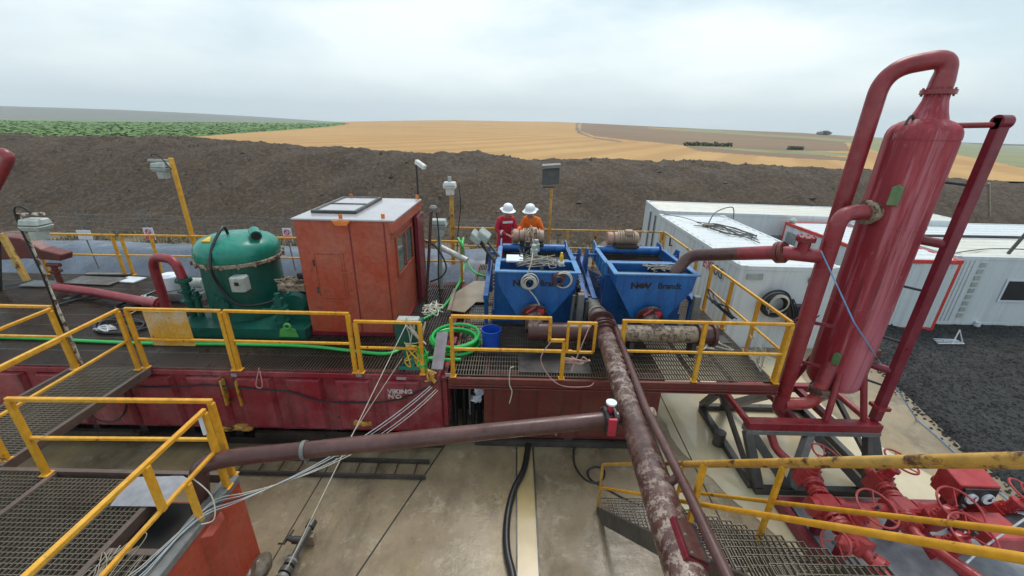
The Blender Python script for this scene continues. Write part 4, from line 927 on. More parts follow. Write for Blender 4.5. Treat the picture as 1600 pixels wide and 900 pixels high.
mb = MB().tube(bend([(vx,vy,5.98),(vx,vy,6.36),(gx,gy,6.24),(gx,gy,.9)],.42,14), .112, 22)
mb.build('gooseneck', 'redpipe', VS, True)
mb = MB().lathe([(.13,0),(.128,.10),(.113,.22)], (vx,vy,5.98), n=24); mb.build('reducer', 'redpipe', VS, True)
# side nozzle, riser, lower elbow
rx, ry = 4.62, 5.80
mb = MB().tube(bend([(5.16,5.88,4.40),(rx,ry,4.38),(rx,ry,1.02),(rx+.10,ry,.92)],.20,9), .108, 22); mb.build('riser', 'redpipe', VS, True)
nd = Vector((-.43,-.07,-.04)).normalized(); mb = MB(); flange(mb,(5.03,5.865,4.39),nd,.17,.06,10); mb.lathe([(.145,0),(.145,.16)],Vector((5.18,5.885,4.40)),nd,22); mb.build('nozzle_flange', 'mudpipe', VS, True)
mb = MB().tube(bend([(5.12,5.70,1.62),(5.08,5.68,1.22),(4.66,5.76,1.16)],.2,9), .10, 20); mb.build('drain_elbow', 'manifold', VS, True)
mb = MB(); flange(mb,(5.12,5.70,1.46),(0,0,1),.16,.05,12); flange(mb,(5.12,5.70,1.52),(0,0,1),.16,.05,12); mb.build('drain_flange', 'rustpipe', VS, True)
mb = MB().tube([(5.12,5.70,1.5),(5.15,5.72,1.75),(5.25,5.80,1.95)], .11, 18); mb.build('drain_nozzle', 'redpipe', VS, True)
# tee and pipe across to the right shaker
tz = on_y(1270,400,5.86)
mb = MB().tube([tz+Vector((.20,-.05,0)), tz+Vector((-.38,.16,.0))], .105, 22); tp = mb.build('tee', 'redpipe', VS, True)
c1 = tz+Vector((-.14,.05,.02)); mb = MB().tube([c1, c1+Vector((0,0,.22))], .085, 16); flange(mb,c1+Vector((0,0,.21)),(0,0,1),.13,.03,8); flange(mb,c1+Vector((0,0,.245)),(0,0,1),.13,.03,8); mb.build('blind_flange', 'redpipe', VS, True)
a = tz+Vector((-.38,.16,0)); b = on_y(1105,398,6.95); dn = (b-a).normalized()
HP = thing('overflow_pipe', tuple(a), 'red pipe fading to brown, bending from the tall vessel down into the right shaker', 'pipe')
mb = flange(MB(), a+dn*.03, dn, .165, .05, 10); flange(mb, a-dn*.03, dn, .165, .05, 10); mb.build('flange', 'brownred', HP, True)
h_ = a+(b-a)*.52; mb = MB().tube([a+dn*.02, h_], .108, 22); mb.build('red_run', 'redpipe', HP, True)
e = on_y(1052,432,7.10); mb = MB().tube(bend([h_-dn*.002, b-dn*.05, b+dn*.35, Vector((e.x,e.y,e.z+.03)), Vector((e.x,e.y,e.z-.2))],.34,10), .108, 22); mb.build('brown_bend', 'brownpipe', HP, True)
# skid of the separator: top frame, base frame, splayed legs
TZ = 1.0; tx0, tx1, ty0, ty1 = 3.92, 5.98, 5.42, 6.46; bx0, bx1, by0, by1 = 3.98, 6.10, 4.97, 7.06
mb = MB().bar((tx0-.05,ty0,TZ),(tx1+.05,ty0,TZ),.17,.14); mb.build('front_beam', 'redpipe', VS, bevel=.008)
mb = MB().bar((tx0-.05,ty1,TZ),(tx1+.05,ty1,TZ),.13,.14); mb.build('rear_beam', 'redpipe', VS, bevel=.008)
for x, m_ in ((tx0,'redpipe'),(tx1,'redpipe')): MB().tube([(x,ty0+.088,TZ),(x,ty1-.088,TZ)],.058,14).build('end_beam', m_, VS, True)
MB().bar((tx0-.06,ty0-.004,TZ-.115),(tx1+.06,ty0-.004,TZ-.115),.17,.085).build('front_ledge', 'greysteel', VS, bevel=.006)
for x in (4.75, 5.35): MB().bar((x,ty0+.066,TZ-.02),(x,ty1-.066,TZ-.02),.10,.10).build('cross_beam', 'dkred', VS)
for y in (by0, by1): MB().bar((bx0,y,.06),(bx1,y,.06),.12,.11).build('base_beam', 'steel', VS, bevel=.008)
for x in (bx0, bx1): MB().bar((x,by0+.061,.06),(x,by1-.061,.06),.12,.11).build('base_beam', 'steel', VS, bevel=.008)
for y, yb in ((ty0,by0),(ty1,by1)):
    for p, q in (((tx0,y),(bx0+.05,yb)),((tx1,y),(bx1-.08,yb)),((4.95,y),(4.55,yb)),((5.0,y),(5.75,yb)),((tx0+.06,y),(4.5,yb)),((tx1-.06,y),(5.8,yb))):
        MB().bar((p[0],p[1],TZ-.15),(q[0],q[1],.115),.135,.12,up=(0,1,0)).build('leg', 'steel' if p[0] != 4.95 else 'greysteel', VS, bevel=.006)
for x in (bx0, bx1): MB().bar((x,by0+.1,.12),(x-.02,ty1,TZ-.1),.07).build('brace', 'steel', VS)
mb = MB().tube([(bx0-.10,6.02,.02),(bx0-.10,6.02,.30)],.10,16); mb.build('foot_socket', 'steel', VS, True)
for x, y in ((5.17,5.45),(5.80,5.47),(5.17,6.42),(5.80,6.42)): MB().tube([(x,y,TZ+.07),(vx+(x-vx)*.62,vy+(y-vy)*.62,1.85)],.048,12).build('vessel_leg', 'redpipe', VS, True)
# right hand post with ties
MB().bar((6.0,5.50,TZ+.07),(6.0,5.50,5.66),.14,.12,up=(0,1,0)).build('post', 'dkred', VS, bevel=.012)
MB().tube([(5.93,5.50,5.60),(6.07,5.50,5.60)],.085,18).build('post_eye', 'dkred', VS, True)
MB().box((5.90,5.40,1.30),(6.10,5.60,1.36)).build('post_collar', 'redpipe', VS)
MB().tube([(5.62,5.80,5.55),(5.99,5.50,5.57)],.035,12).build('top_tie', 'redpipe', VS, True)
for z, m_, r in ((4.85,'black',.022),(4.05,'dkred',.075),(3.35,'black',.022),(2.5,'black',.026),(2.0,'dkred',.07),(1.72,'black',.022)): MB().tube([(5.76,5.70,z),(6.0,5.51,z-.02)],r*.85,10).build('tie', m_, VS, True)
for z in (2.62, 1.9): MB().bar((4.6,6.0,z),(5.05,5.75,z),.03,.05).build('pipe_bracket', 'dkred', VS)
MB().tube([(5.80,5.68,2.12),(5.78,5.70,2.26)],.06,12).build('gauge_port', 'brownred', VS, True)
for p, s_, rz in ((Vector((5.20,5.69,4.66)),(.12,.27),.75),(Vector((5.20,5.69,2.10)),(.10,.20),.75)):
    n_ = (p-Vector((vx,vy,p.z))).normalized(); tg = Vector((0,0,1)).cross(n_)
    MB().prism([p-tg*s_[0]*.5-Vector((0,0,s_[1]*.5)), p+tg*s_[0]*.5-Vector((0,0,s_[1]*.5)), p+tg*s_[0]*.5+Vector((0,0,s_[1]*.4)), p+Vector((0,0,s_[1]*.55)), p-tg*s_[0]*.5+Vector((0,0,s_[1]*.4))], n_*.07).build('green_lug', 'vgreen', VS, bevel=.01)
for p in (Vector((5.74,5.80,5.53)),):
    MB().lathe([(.12,0),(.13,.03),(.08,.06),(.05,.09)], p+Vector((-.06,.03,-.02)), n=14).build('green_lug', 'vgreen', VS, True)
MB().tube(smooth_path([(5.32,5.95,5.58),(5.26,5.93,5.66),(5.20,5.90,5.64),(5.16,5.90,5.50)],4),.016,8).build('lifting_ear', 'steel', VS, True)
MB().tube(bend([(4.35,5.5,.80),(4.42,5.35,.55),(4.62,5.1,.42),(4.80,4.75,.45)],.1),.065,14).build('outlet_pipe', 'manifold', VS, True)

# ------------------------------------------------------------------ choke manifold
MF = thing('choke_manifold', (5.6,4.0,0), 'bright red valve manifold with handwheels on a skid at the lower right', 'manifold')
mb = MB()
def M_(px, py, z): return on_z(px, py, z)
sk = [on_z(x,y,.18) for x,y in ((1222,806),(1330,800),(1620,790))]
mb.box((4.15,3.55,.02),(4.25,4.72,.20)).box((4.251,4.62,.02),(7.9,4.72,.20)).box((4.251,2.6,.02),(4.35,3.55,.20)).box((4.251,2.45,.02),(7.9,2.55,.20)).box((7.901,2.45,.02),(8.0,4.72,.20)).box((5.9,2.551,.02),(6.0,4.619,.19)); mb.build('skid', 'dkred', MF)
MB().box((4.352,2.56,.10),(5.899,4.615,.115)).box((6.001,2.56,.10),(7.899,4.615,.115)).build('floor_plate', 'concretegrey', MF)
def wheel(c, ax, r, parent):
    w = MB().ring(c,ax,r,.014,30,7); a = Vector(ax).normalized(); u = a.orthogonal().normalized(); v = a.cross(u)
    for k in range(3): k_ = u*math.cos(k*2.1+.4)+v*math.sin(k*2.1+.4); w.tube([Vector(c)-a*.05, Vector(c)+k_*r],.010,6)
    o = w.build('handwheel', 'manifold', parent, True); MB().tube([Vector(c)-a*.2,Vector(c)+a*.05],.022,10).build('hub', 'steel', o, True)
def valve(c, ax, wr, rot=0, size=.16):
    c = Vector(c); a = Vector(ax).normalized(); u = a.orthogonal().normalized()
    mb = MB().bar(c-a*size*1.1, c+a*size*.6, size*1.5, size*1.25, up=(.3,.2,1) if abs(a.z) < .9 else (0,1,0))
    mb.lathe([(size*.62,0),(size*.62,.05),(size*.4,.06),(size*.4,.16),(size*.55,.17),(size*.55,.21),(size*.2,.24),(size*.2,.34)], c+a*size*.6, a, 20)
    for k in range(8):
        v = a.cross(u); w = k*math.pi/4; q = c+a*(size*.6+.05)+(u*math.cos(w)+v*math.sin(w))*size*.52; mb.tube([q-a*.02,q+a*.03],.014,6)
    mb.build('valve_body', 'manifold', MF, True, bevel=0)
    wheel(c+a*(size*.6+.36), a, wr, MF)
n1 = M_(1263,742,.62); n2 = M_(1290,792,.62); n3 = M_(1408,796,.62); n4 = M_(1375,752,.62); n5 = M_(1515,792,.62); n6 = M_(1432,838,.62); n7 = M_(1545,830,.6); n8 = M_(1325,838,.6)
mb = MB().tube([n2, n3, n5+Vector((.1,0,0))], .075, 18).tube([n1+Vector((-.02,.15,0)), n2, n8, M_(1372,884,.55), M_(1405,930,.5)], .075, 18).tube([n4+Vector((0,.2,0)), n3, n6, n6+Vector((.4,-.9,0))], .075, 18).tube([n5+Vector((0,.5,0)), n5, n7], .075, 18)
for c, d in ((n2,(1,0,0)),(n3,(1,0,0))): mb.tube([c-Vector(d)*.22, c-Vector(d)*.14],.13,16).tube([c+Vector(d)*.14, c+Vector(d)*.22],.13,16)
for p, q in ((n1,n2),(n2,n8),(n4,n3),(n3,n6),(n5,n7)):
    d = (q-p).normalized()
    for f in (.35,.65): k = p+(q-p)*f; flange(mb,k-d*.025,d,.13,.04,8); flange(mb,k+d*.025,d,.13,.04,8)
k = M_(1372,884,.55); flange(mb,k,(.5,-.8,0),.12,.08,8); mb.build('pipework', 'manifold', MF, True)
for c in (n2,n3): MB().bbox((c.x-.14,c.y-.13,c.z-.13),(c.x+.14,c.y+.13,c.z+.13),.03).build('cross_block', 'manifold', MF)
for c in (n2,n3,n5,n8): MB().box((c.x-.06,c.y-.05,.117),(c.x+.06,c.y+.05,c.z-.1)).build('support', 'dkred', MF)
valve(n1, (.25,-.12,1), .20); valve(n4, (.25,-.12,1), .21); valve(n2+Vector((.22,-.22,.0)), (.1,-.35,1), .235); valve(n3+Vector((.28,-.16,.02)), (.05,-.40,1), .25); valve(n6+Vector((.22,-.14,0)), (.05,-.35,1), .24); valve(n7+Vector((.35,.25,.05)), (.35,-.25,1), .24); valve(n8+Vector((.02,-.1,.0)), (-.8,-.25,.35), .16)
MB().lathe([(.001,0),(.11,0),(.11,.02),(.001,.02)], M_(1362,815,.66), (.2,-.5,1), 20).build('orange_cap', 'orange', MF, True)
# gauge panel
gp = on_z(1512,757,1.05); GB = MB().add([(gp.x-.26,gp.y-.12,1.16),(gp.x+.26,gp.y-.14,1.16),(gp.x+.30,gp.y+.20,1.22),(gp.x-.22,gp.y+.22,1.22),(gp.x-.26,gp.y-.12,.80),(gp.x+.26,gp.y-.14,.80),(gp.x+.30,gp.y+.20,.80),(gp.x-.22,gp.y+.22,.80)], [(0,1,2,3),(4,7,6,5),(0,4,5,1),(1,5,6,2),(2,6,7,3),(3,7,4,0)]).build('gauge_box', 'manifold', MF, bevel=.01)
MB().box((gp.x-.22,gp.y-.165,.85),(gp.x+.22,gp.y-.142,1.13)).build('gauge_plate', 'black', GB)
for dx in (-.11,.11): 
    MB().lathe([(.075,0),(.075,.03),(.001,.03)], (gp.x+dx,gp.y-.166,.99), (0,-1,0), 24).build('gauge', 'signwhite', GB, True); MB().lathe([(.022,0),(.022,.012),(.001,.012)],(gp.x+dx,gp.y-.197,.99),(0,-1,0),12).tube([(gp.x+dx,gp.y-.2,.99),(gp.x+dx+.03,gp.y-.2,1.04)],.005,5).build('needle', 'blackpaint', GB)
MB().box((gp.x-.20,gp.y-.62,.60),(gp.x+.28,gp.y-.22,.82)).build('choke_body', 'manifold', MF, bevel=.02)
for x in (gp.x-.2,gp.x+.2): MB().box((x,gp.y,.117),(x+.06,gp.y+.06,.799)).build('panel_leg', 'dkred', MF)
mb = MB().lathe([(.15,-.18),(.22,-.15),(.22,.15),(.15,.18)], M_(1590,835,.62), (1,.2,.1), 24).tube([M_(1560,850,.62),M_(1620,828,.62)],.10,16); mb.build('actuator', 'black', MF, True)

# ------------------------------------------------------------------ stairs with yellow handrails
u_ = (-(W2 @ Vector(((743-800)/FPX,(729-450)/FPX,1)))).normalized(); us = (-(W2 @ Vector(((697-800)/FPX,(684-450)/FPX,1)))).normalized()
L0 = on_z(931,792,.03); L0.z = .03; wd = .92; ST = thing('stairway', tuple(L0), 'dark steel grating stair with yellow handrails climbing towards the viewer, lower right', 'stairs')
SL = 5.6; nrm = Vector((1,0,0)).cross(us).normalized(); nrm = nrm if nrm.z > 0 else -nrm
for dx in (0, wd):
    p = L0+Vector((dx,0,0)); q = p+us*SL; MB().prism([p-nrm*.02,p+nrm*.0+us*.02,q+nrm*0,q-nrm*.20,p+us*.22-nrm*.20],(.045,0,0)).build('stringer', 'steel', ST, bevel=.006)
nst = 22
for i in range(nst):
    p = L0+us*(.18+i*SL/nst)-nrm*.03; mb = MB(); grating(mb, p.x+.048, p.x+wd-.003, p.y-.02, p.y+.24, p.z, .052, .07, .005, .03, 'y'); mb.box((p.x+.048,p.y-.032,p.z-.035),(p.x+wd-.003,p.y-.0205,p.z+.002)); mb.build('tread', 'galv', ST)
for dx, t0, lab in ((.02,0.0,'left'),(wd+.02,.55,'right')):
    b0 = L0+Vector((dx,0,0))+u_*t0; hT = Vector((0,0,.845)); hM = Vector((0,0,.40)); e_ = 5.3-t0
    mb = MB().tube(bend([b0+hM*.0+us*.03, b0+hT, b0+hT+u_*e_],.06,6),.021,12); mb.build('handrail', 'yellow_worn', ST, True)
    mb = MB().tube([b0+hM, b0+hM+u_*e_],.020,12); mb.build('mid_rail', 'yellow', ST, True)
    for tt in ((2.9,) if dx < .5 else (1.95,)): k = b0+u_*tt; MB().bar(k-Vector((0,0,.05+.13*(t0+tt))), k+hT, .045,.045,up=(0,1,0)).build('post', 'yellow', ST, bevel=.005)

# ------------------------------------------------------------------ site containers
def container(name, c, rz, w, l, h, label, wall='cabinwhite', roofm='cabinwhite', trim=None, ribs=(1,1,1,1), pitch=.28, skid=True):
    """c = near left bottom corner; local x along w, y along l"""
    c = Vector(c); rot = Matrix.Rotation(rz,3,'Z'); g = lambda x,y,z: c+rot@Vector((x,y,z))
    t = thing(name, tuple(c), label, 'container', 'site containers behind the shaker deck')
    def wallmesh(a, b, rib, lo=.12, hi=h-.12):
        mb = MB(); a = Vector((*a,0)); b = Vector((*b,0)); L_ = (b-a).length; d = (b-a)/L_; nrm_ = Vector((d.y,-d.x,0)); n = max(1,int(L_/pitch)) if rib else 1
        xs = []
        for i in range(n):
            s0 = L_*i/n; p = L_/n
            xs += [(s0,0),(s0+p*.32,0),(s0+p*.5,-.035),(s0+p*.82,-.035)] if rib else [(s0,0)]
        xs.append((L_,0)); vs = []
        for s_, o in xs:
            q = a+d*s_+nrm_*o; vs += [g(q.x,q.y,lo), g(q.x,q.y,hi)]
        k = len(xs); mb.add(vs, [(2*i,2*i+2,2*i+3,2*i+1) for i in range(k-1)]); mb.build('wall', wall, t)
    wallmesh((.1,.012),(w-.1,.012),ribs[0]); wallmesh((w-.012,.1),(w-.012,l-.1),ribs[1]); wallmesh((w-.1,l-.012),(.1,l-.012),ribs[2]); wallmesh((.012,l-.1),(.012,.1),ribs[3])
    tm = trim or wall; mb = MB()
    for x, y in ((0,0),(w-.1,0),(w-.1,l-.1),(0,l-.1)): mb.add([g(*p) for p in ((x,y,0),(x+.1,y,0),(x+.1,y+.1,0),(x,y+.1,0),(x,y,h),(x+.1,y,h),(x+.1,y+.1,h),(x,y+.1,h))],[(0,3,2,1),(4,5,6,7),(0,1,5,4),(1,2,6,5),(2,3,7,6),(3,0,4,7)])
    def beam(x0,y0,z0,x1,y1,z1): mb.add([g(*p) for p in ((x0,y0,z0),(x1,y0,z0),(x1,y1,z0),(x0,y1,z0),(x0,y0,z1),(x1,y0,z1),(x1,y1,z1),(x0,y1,z1))],[(0,3,2,1),(4,5,6,7),(0,1,5,4),(1,2,6,5),(2,3,7,6),(3,0,4,7)])
    for z in (0,h-.12):
        e = .12; beam(.1,0,z,w-.1,.08,z+e-.003); beam(.1,l-.08,z,w-.1,l,z+e-.003); beam(0,.1,z,.08,l-.1,z+e-.003); beam(w-.08,.1,z,w,l-.1,z+e-.003)
    mb.build('frame', tm, t, bevel=.008)
    mb = MB(); n = int(l/.45)
    mb.add([g(.085,.085,h-.03),g(w-.085,.085,h-.03),g(w-.085,l-.085,h-.03),g(.085,l-.085,h-.03)],[(0,1,2,3)])
    for i in range(n):
        y = .15+(l-.3)*i/n; mb.add([g(.1,y,h-.029),g(w-.1,y,h-.029),g(w-.1,y+.06,h-.004),g(.1,y+.06,h-.004),g(.1,y+.2,h-.004),g(w-.1,y+.2,h-.004),g(w-.1,y+.26,h-.029),g(.1,y+.26,h-.029)],[(0,1,2,3),(3,2,5,4),(4,5,6,7)])
    mb.build('roof', roofm, t)
    for x, y in ((0,0),(w-.16,0),(w-.16,l-.16),(0,l-.16)):
        mb = MB(); beam(x-.005,y-.005,h-.11,x+.165,y+.165,h+.012); mb.build('corner_casting', tm, t)
    return t, g
EX, ge = container('logging_container', (5.70,9.72,-.30), 0, 2.55, 6.3, 2.60, 'white container with lettering on its ribbed side, nearest the yellow rails', ribs=(0,1,1,1))
lettering('lettering', 'E', 'redpaint', (5.672,11.66,1.66), (0,-1,0), (0,0,1), .40, EX, .004, .008, .85)
lettering('lettering', 'X', 'redpaint', (5.672,11.40,1.66), (0,-1,0), (0,0,1), .40, EX, .004, .008, .85)
lettering('lettering', 'LOG', 'darkpaint', (5.672,11.14,1.66), (0,-1,0), (0,0,1), .40, EX, .004, .006, .85)
mb = MB().box((5.9,9.70,1.95),(6.3,9.735,2.1)); mb.build('vent', 'lampgrey', EX)
for y in (15.0,14.2): MB().tube([(5.68,y,1.55),(5.60,y,1.55),(5.58,y,1.85)],.03,8).build('side_lamp', 'black', EX)
MB().ring((7.6,9.705,1.98),(0,1,.25),.13,.02,18).build('ring_plate', 'vgreen', EX, True)
CH = thing('cable_coil', (6.75,9.62,.7), 'black cable coil hanging on the near end of the white lettered container', 'cable coil')
rn = random.Random(5); mb = MB()
for k in range(7): mb.ring((6.70+rn.uniform(-.03,.03),9.60-.025*k%.1,1.35+rn.uniform(-.03,.03)),(rn.uniform(-.1,.1),1,rn.uniform(-.1,.1)),.34+.02*rn.random()-.02*k,.028,30,7)
mb.build('black_coil', 'black', CH, True); mb = MB()
for k in range(3): mb.ring((6.74,9.52-.02*k,1.38),(.1,1,.1),.25-.02*k,.013,26,5)
mb.tube(smooth_path([(6.62,9.55,1.62),(6.55,9.53,1.2),(6.66,9.52,.9),(6.9,9.5,1.0)],6),.013,5); mb.build('white_coil', 'rope', CH, True)
MB().box((7.15,9.52,.95),(7.65,9.70,1.32)).build('cable_box', 'black', CH, bevel=.02)
mb = MB()
for k in range(8): mb.tube(smooth_path([(6.9+.03*k,9.56,1.5),(7.0+.04*k,9.5,1.15+rn.uniform(-.1,.1)),(7.1+.05*k,9.48,.8+rn.uniform(-.1,.1)),(7.5+.05*k,9.5,.9+rn.uniform(-.1,.2))],5),.016,5)
mb.build('loose_cable', 'black', CH, True)
CT = thing('roof_cables', (6.9,14.0,2.31), 'tangle of thin dark cables lying on the white lettered container roof', 'cables')
mb = MB()
for k in range(11):
    a = rn.uniform(0,6.28); mb.tube(smooth_path([(6.7+rn.uniform(-.2,.2),14+rn.uniform(-.2,.2),2.33),(6.7+.5*math.cos(a),14+.5*math.sin(a),2.36),(7.1+rn.uniform(-.5,.6),13.2+rn.uniform(-.6,.6),2.34),(7.5+rn.uniform(-.5,.5),12.3+rn.uniform(-.7,.6),2.34)],6),.014,4)
mb.tube(smooth_path([(6.7,14,2.33),(7.2,14.6,2.7),(8.6,16.2,2.6),(9.4,17.45,1.9)],8),.02,5).tube(smooth_path([(5.8,15.8,2.35),(6.3,14.9,2.4),(6.7,14,2.33)],6),.012,4); mb.build('cable', 'steel', CT)
MB().box((6.6,13.9,2.312),(6.85,14.1,2.40)).build('connector', 'mudpipe', CT)
FC, gf = container('long_container', (6.29,17.72,-.55), R(-4.2), 12.4, 2.55, 2.68, 'long white cabin with a cream roof standing across behind the others', roofm='cabinroof', ribs=(0,0,0,1))
def on_front(x, z): return gf(x, -.012, z)
mb = MB(); a = 3.0
for (x0_,x1_,z0_,z1_,m_,nm) in ((3.55,4.75,.85,1.75,'dark','window'),(4.85,6.0,.55,1.80,'concretegrey','shutter')):
    MB().prism([gf(x0_,-.02,z0_),gf(x1_,-.02,z0_),gf(x1_,-.02,z1_),gf(x0_,-.02,z1_)], (0,.03,0)).build(nm, m_, FC)
MB().prism([gf(1.4,.0,2.0),gf(1.5,0,2.0),gf(1.5,0,2.35),gf(1.4,0,2.35)],(0,-.1,0)).build('vent', 'greysteel', FC)
mb = MB().prism([gf(-.01,.3,.2),gf(-.01,.3,2.4),gf(-.01,.36,2.4),gf(-.01,.36,.2)],(-.06,0,0)).prism([gf(-.01,1.2,.2),gf(-.01,1.2,2.4),gf(-.01,1.26,2.4),gf(-.01,1.26,.2)],(-.06,0,0)); mb.build('door_bar', 'greysteel', FC)
RC, gr = container('red_trimmed_container', (11.42,11.95,-.50), 0, 2.27, 5.15, 2.39, 'white panel cabin with bright red edge beams, seen behind the tall vessel', trim='redtrim', ribs=(1,1,1,1), pitch=.5)
MB().lathe([(.10,0),(.14,.05),(.14,.12),(.05,.2),(.001,.2)],(11.6,16.9,1.89),n=16).build('roof_vent','lampgrey',RC,True)
MB().box((11.40,16.2,1.05),(11.428,16.8,1.55)).build('window','concretegrey',RC)
R1_, g1 = container('office_container', (13.95,12.45,-.50), 0, 8.2, 2.5, 2.39, 'white office cabin with a dark window at the right edge of the yard', roofm='cabinroof', ribs=(0,0,0,0))
MB().prism([g1(2.02,-.03,.95),g1(3.0,-.03,.95),g1(3.0,-.03,1.6),g1(2.02,-.03,1.6)],(0,.03,0)).build('window', 'dark', R1_); MB().prism([g1(1.95,-.02,.88),g1(3.07,-.02,.88),g1(3.07,-.02,1.67),g1(1.95,-.02,1.67)],(0,.015,0)).build('window_frame', 'signwhite', R1_)
mb = MB()
for i in range(9): z = .28+.22*i; mb.prism([g1(.88,-.012,z),g1(1.06,-.012,z),g1(1.06,-.012,z+.15),g1(.88,-.012,z+.15)],(0,.02,0))
mb.build('side_ridges', 'lampgrey', R1_)
mb = MB()
for i in range(5): x = .14+.13*i; mb.prism([g1(x,-.012,.15),g1(x+.05,-.012,.15),g1(x+.05,-.012,2.25),g1(x,-.012,2.25)],(0,.02,0))
mb.build('front_ribs', 'cabinwhite', R1_)
MB().tube([g1(2.2,.5,2.37),g1(2.45,.5,3.05)],.05,8).build('roof_stack','steel',R1_)
for x in (1.6,3.6): MB().tube([g1(x,-.08,-.1),g1(x,-.08,.16)],.08,10).build('jack_foot','signwhite',R1_)
R2_, g2 = container('back_container', (14.1,15.15,-.50), 0, 9.5, 2.5, 2.39, 'white cabin with a pale roof behind the office cabin, far right', roofm='cabinwhite', ribs=(0,1,0,1))
mb = MB().tube([g1(.4,2.56,2.42),g1(4.5,2.56,2.44),g1(8,2.55,2.42)],.05,6); tag(mb.build('roof_pipe','steel'), 'dark pipe running along the gap between two white cabin roofs', 'pipe')
mb = MB().tube(smooth_path([g1(.1,.2,2.42),g1(1.2,.6,2.44),g1(2.6,.9,2.43),g1(5,.6,2.43)],6),.018,5); tag(mb.build('roof_cable','steel'), 'thin dark cable curving over the office cabin roof', 'cable')
# small white debris frame on the gravel
t = thing('white_crate', tuple(on_z(1492,535,-.48)), 'small white wire frame lying on the dark gravel by the cabins', 'frame')
b = on_z(1488,537,-.47); mb = MB().tube([b,b+Vector((.15,.1,.42)),b+Vector((.32,0,0)),b],.02,5)
for k in range(4): mb.tube([b+Vector((-.5+.05*k,-.05+.1*k,.02)),b+Vector((.3,-.05+.08*k,.04))],.014,4)
mb.build('wire', 'signwhite', t)

# ------------------------------------------------------------------ lamps
def hanging_lamp(t, p, s=1., mat='lampgrey'):
    p = Vector(p)
    MB().add([p+Vector(q)*s for q in ((-.21,-.15,-.02),(.21,-.15,-.02),(.21,.15,-.02),(-.21,.15,-.02),(-.24,-.18,-.16),(.24,-.18,-.16),(.24,.18,-.16),(-.24,.18,-.16))],[(0,1,2,3),(4,7,6,5),(0,4,5,1),(1,5,6,2),(2,6,7,3),(3,7,4,0)]).build('lamp_top', mat, t, bevel=.015)
    MB().add([p+Vector(q)*s for q in ((-.25,-.19,-.175),(.25,-.19,-.175),(.25,.19,-.175),(-.25,.19,-.175),(-.20,-.15,-.29),(.20,-.15,-.29),(.20,.15,-.29),(-.20,.15,-.29))],[(0,1,2,3),(4,7,6,5),(0,4,5,1),(1,5,6,2),(2,6,7,3),(3,7,4,0)]).build('lamp_rim', mat, t, bevel=.012)
    MB().lathe([(.15*s,-.50*s),(.16*s,-.47*s),(.165*s,-.292*s)][::-1], p, n=20).build('lamp_body', mat, t, True)
L1 = thing('lamp_post', (-7.04,5.72,DZ), 'rusty white lamp post with a big grey hanging lamp at far left', 'lamp')
MB().tube([(-7.06,5.74,DZ),(-7.03,5.72,4.14)],.026,10).build('post','rustwhite',L1,True); MB().tube([(-7.03,5.72,4.12),(-6.66,5.73,4.14)],.022,8).build('arm','rustwhite',L1,True); hanging_lamp(L1,(-6.84,5.73,4.08),.62)
MB().tube(smooth_path([(-6.8,5.7,4.15),(-6.9,5.68,4.25),(-7.02,5.68,4.1),(-7.0,5.68,3.2),(-7.06,5.70,2.5),(-7.0,5.6,1.9)],6),.014,6).build('cable','black',L1,True)
L2 = thing('lamp_post', (-8.06,10.0,DZ), 'bright yellow lamp post with grey lamp hanging before the earth bank', 'lamp')
MB().bar((-8.08,10.0,.9),(-8.08,10.0,4.56),.085,.085,up=(0,1,0)).build('post','yellow',L2,bevel=.01); MB().bar((-8.14,10.0,4.50),(-8.62,10.0,4.50),.06,.05).build('arm','lampgrey',L2); hanging_lamp(L2,(-8.36,10.0,4.46),.74)
MB().tube(smooth_path([(-8.4,10,4.48),(-8.5,9.97,4.62),(-8.3,9.95,4.60),(-8.1,9.95,4.3)],5),.012,5).build('cable','black',L2)
L3 = thing('lamp_post', (-1.71,11.3,DZ), 'worn yellow post topped by a white lamp, right of the orange cabin', 'lamp')
MB().tube([(-1.72,11.3,DZ),(-1.71,11.3,3.62)],.06,12).build('post','yellow_worn',L3,True); hanging_lamp(L3,(-1.74,11.28,4.0),.72,'whitemetal'); MB().tube([(-1.74,11.28,3.98),(-1.74,11.28,4.12)],.05,10).build('finial','lampgrey',L3,True)
MB().tube(smooth_path([(-1.5,11.26,3.9),(-1.45,11.24,3.4),(-1.55,11.24,2.6),(-1.6,11.24,1.9)],5),.014,5).build('cable','black',L3)
q = on_y(674,330,8.0); L4 = thing('lamp_post', (-1.86,7.95,DZ), 'thin dark brown post with a small lamp right of the orange cabin', 'lamp')
MB().tube([(-1.84,7.94,DZ),(q.x,8.0,q.z)],.03,10).build('post','brownpipe',L4,True); MB().lathe([(.03,0),(.07,.02),(.08,.07),(.05,.11),(.001,.12)],(q.x+.04,8.0,q.z),n=16).build('lamp_head','greysteel',L4,True)
MB().tube(smooth_path([(q.x+.1,8.0,q.z-.02),(q.x+.13,7.98,q.z-.6),(q.x+.08,7.97,q.z-1.3),(q.x+.12,7.95,1.7)],5),.014,5).build('cable','black',L4)
q = on_y(685,352,9.4); L5 = thing('lamp_post', (q.x,9.4,DZ), 'white box lamp on a thick pale stem behind the thin dark post', 'lamp')
MB().tube([(q.x,9.4,DZ),(q.x,9.4,q.z-.2)],.055,12).build('post','lampgrey',L5,True); hanging_lamp(L5,(q.x,9.4,q.z+.16),.8,'lampgrey')
mb = MB().tube(smooth_path([on_y(652,372,9.3),on_y(680,385,9.2),on_y(697,415,9.1),on_y(690,432,9.0),on_y(672,440,9.0)],6),.02,6); tag(mb.build('loose_cable','black',None,True), 'black cable looping beside the back corner of the orange cabin', 'cable')
q = on_y(650,250,9.25); CM = thing('camera_pole', (q.x,9.25,DZ), 'thin black pole with a small white camera behind the orange cabin', 'camera')
